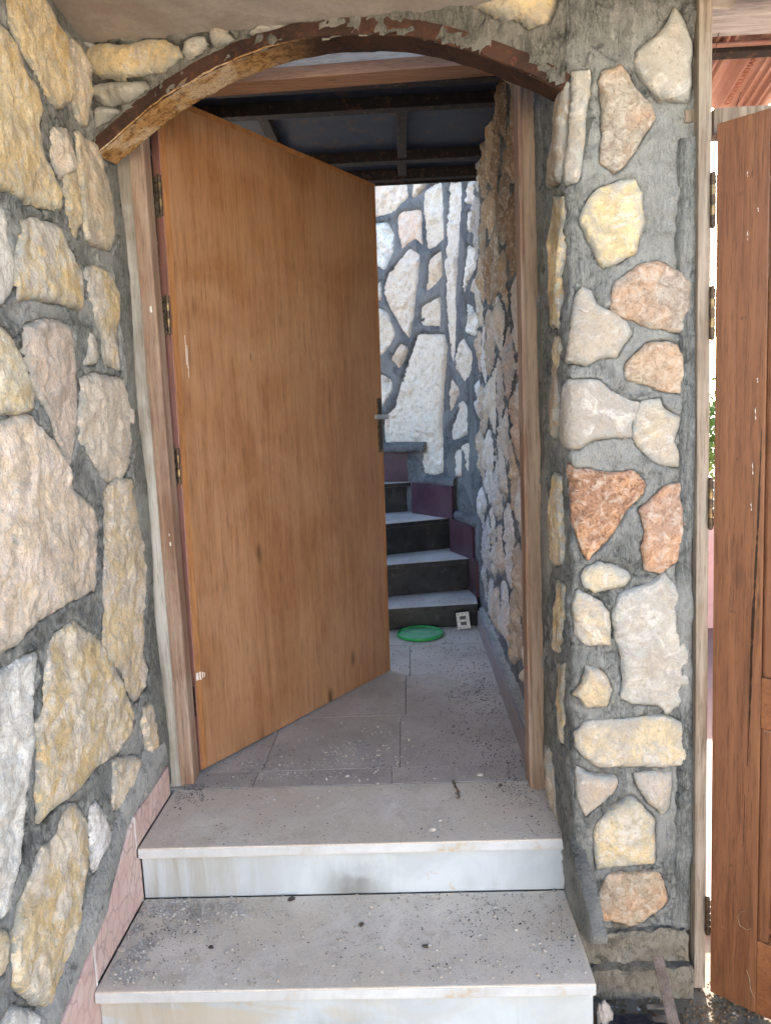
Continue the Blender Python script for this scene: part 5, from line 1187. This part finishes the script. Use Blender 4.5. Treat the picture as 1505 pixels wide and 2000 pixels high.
tag(grit('passage_rubble', 2600, lim(mixs((.62, 'n', .26, 2.75, .07, .42), (.2, 'u', -.1, .34, 2.2, 3.7), (.18, 'n', .2, 3.45, .12, .15)), -.3, .343, 2.15, 3.73), 0.0012, 0.0060, MAT['rubble'], 0.0, 3, 3.5), 'grey rubble crumbs heaped along the passage skirting', 'rubble')
tag(grit('passage_dirt', 3000, lim(mixs((.7, 'n', .25, 2.65, .09, .4), (.3, 'u', -.3, .34, 2.2, 3.7)), -.3, .343, 2.15, 3.73), 0.001, 0.004, dark, 0.0, 4, 3), 'dark dirt along the passage skirting', 'dirt')
tag(grit('step_gravel', 7500, lim(mixs((.42, 'n', -.70, 1.68, .05, .08), (.20, 'n', -.60, 1.76, .10, .03), (.14, 'n', -.72, 1.56, .03, .05), (.24, 'u', -.76, .37, 1.5, 1.81)), -.762, .375, 1.492, 1.81), 0.0009, 0.0066, pale, -0.16, 5, 4.5), 'pale gravel in the left corner of the lower step', 'gravel')
tag(grit('step_dirt', 3600, lim(mixs((.45, 'u', -.76, .37, 1.5, 1.81), (.16, 'n', .15, 1.68, .09, .06), (.1, 'n', .34, 1.66, .03, .05), (.29, 'n', -.68, 1.70, .07, .06)), -.762, .375, 1.492, 1.81), 0.0008, 0.003, dark, -0.16, 6, 3), 'dark dirt specks on the lower step', 'dirt')
def zstair(P): return np.full(len(P), 0.125)
tag(grit('corner_litter', 9000, lim(mixs((.5, 'n', .60, 1.60, .10, .05), (.3, 'n', .68, 1.52, .06, .08), (.2, 'u', .40, .9, 1.3, 1.66)), .39, 1.1, 1.2, 1.70), 0.0010, 0.0075, MAT['litter'], G0, 7, 4), 'dark leaf litter and grit heaped before the footing', 'litter')
tag(grit('corner_crumbs', 350, lim(mixs((.6, 'n', .56, 1.60, .12, .06), (.4, 'u', .40, .9, 1.3, 1.66)), .39, 1.1, 1.2, 1.70), 0.0012, 0.006, pale, G0, 8, 3), 'pale crumbs among the litter before the footing', 'crumbs')
tag(grit('stair_grit', 1500, lim(mixs((1, 'u', -.2, .33, 3.78, 3.96)), -.3, .36, 3.76, 4.0), 0.001, 0.004, pale, 0.125, 9, 3), 'crumbs on the lowest dusty stair tread', 'gravel')

def rock(c, r, seed, label, group, mat=None, sub=2):
    bm = bmesh.new(); bmesh.ops.create_icosphere(bm, subdivisions=sub, radius=1)
    V = np.array([v.co[:] for v in bm.verts]); f = 0.9 + 0.75 * fbm(V * 1.6 + seed * 3.3, seed, 4, .65); V = V * f[:, None] * r * np.array([1.2, .9, .62]) + np.array(c) + [0, 0, r * .45]
    for v, p in zip(bm.verts, V): v.co = p
    return tag(bm_obj('pebble', bm, mat or MAT['pebble']), label, 'pebble', group)
g_ = 'larger loose pebbles on the floor and steps'
for (px, py, z, r, lab) in ((937, 1516, 0, .011, 'largest grey pebble near the right jamb on the landing'), (977, 1536, 0, .007, 'small brown pebble between the grey pebble and the right jamb'),
    (843, 1622, 0, .009, 'clustered pale pebble near the front edge of the landing, right of centre'), (858, 1604, 0, .006, 'round white pebble just behind the pale pebble cluster at the landing edge'),
    (678, 1517, 0, .006, 'pale pebble lying on the joint in the middle of the landing'), (736, 1532, 0, .006, 'pale pebble right of the one on the landing joint'),
    (1024, 1637, 0, .005, 'white pebble at the right front corner of the landing'), (620, 1575, 0, .0055, 'small pebble alone on the left half of the landing'),
    (568, 1758, -.16, .009, 'dark clod at the foot of the upper riser'), (412, 1852, -.16, .006, 'black crumb on the left of the lower step'), (706, 1808, -.16, .0065, 'dark crumb in the middle of the lower step'),
    (238, 1858, -.16, .010, 'pale clod in the gravel at the left end of the lower step'), (830, 1850, -.16, .007, 'brown crumb right of the middle of the lower step')):
    p = atZ(px, py, z); rock(p, r, int(px), lab, g_, MAT['grit_dark'] if ('dark' in lab or 'black' in lab or 'brown' in lab) else None)
p = atZ(285, 1744, -.16); rock((p[0], 1.803, -.159), .007, 77, 'white crumb in the left corner under the upper riser', g_, MAT['joint'])
# dry twig with curled leaves on the landing
tw = empty('dry_twig', tuple(atZ(890, 1540, 0)), 'small dark dry twig with curled leaves lying on the landing', 'twig')
a = atZ(884, 1528, 0); b = atZ(896, 1560, 0)
wire('stem', [tuple(a + [0, 0, .004]), tuple((a + b) / 2 + [.003, 0, .007]), tuple(b + [0, 0, .003])], 0.0022, MAT['grit_dark'], tw)
for k in range(6):
    rg = np.random.default_rng(k); c = a + (b - a) * (k / 5.0) + [rg.normal(0, .004), rg.normal(0, .004), .004]; an = rg.uniform(0, 6.28); l = rg.uniform(.007, .012)
    V = []; 
    for i in range(5):
        t = i / 4 - .5; w_ = .0032 * (1 - 4 * t * t) + .0004; V += [(c[0] + math.cos(an) * t * 2 * l - math.sin(an) * w_, c[1] + math.sin(an) * t * 2 * l + math.cos(an) * w_, c[2] + .006 * t * t * 4), (c[0] + math.cos(an) * t * 2 * l + math.sin(an) * w_, c[1] + math.sin(an) * t * 2 * l - math.cos(an) * w_, c[2] + .006 * t * t * 4 + .001)]
    mesh_obj('leaf', V, [[2 * i, 2 * i + 1, 2 * i + 3, 2 * i + 2] for i in range(4)], MAT['twig' if k % 2 else 'grit_dark'], tw)
# curl of dry grass stuck to the foot of the pine door
wire('grass_curl', [tuple(P2 @ Vector((x, -0.003, z))) for x, z in ((0.078, 0.255), (0.068, 0.25), (0.063, 0.235), (0.068, 0.215), (0.082, 0.21), (0.094, 0.218))], 0.0008, MAT['twig'], pine)
wire('grass_curl', [tuple(P2 @ Vector((x, -0.003, z))) for x, z in ((0.085, 0.105), (0.092, 0.085), (0.094, 0.06), (0.103, 0.04))], 0.0009, MAT['twig'], pine)
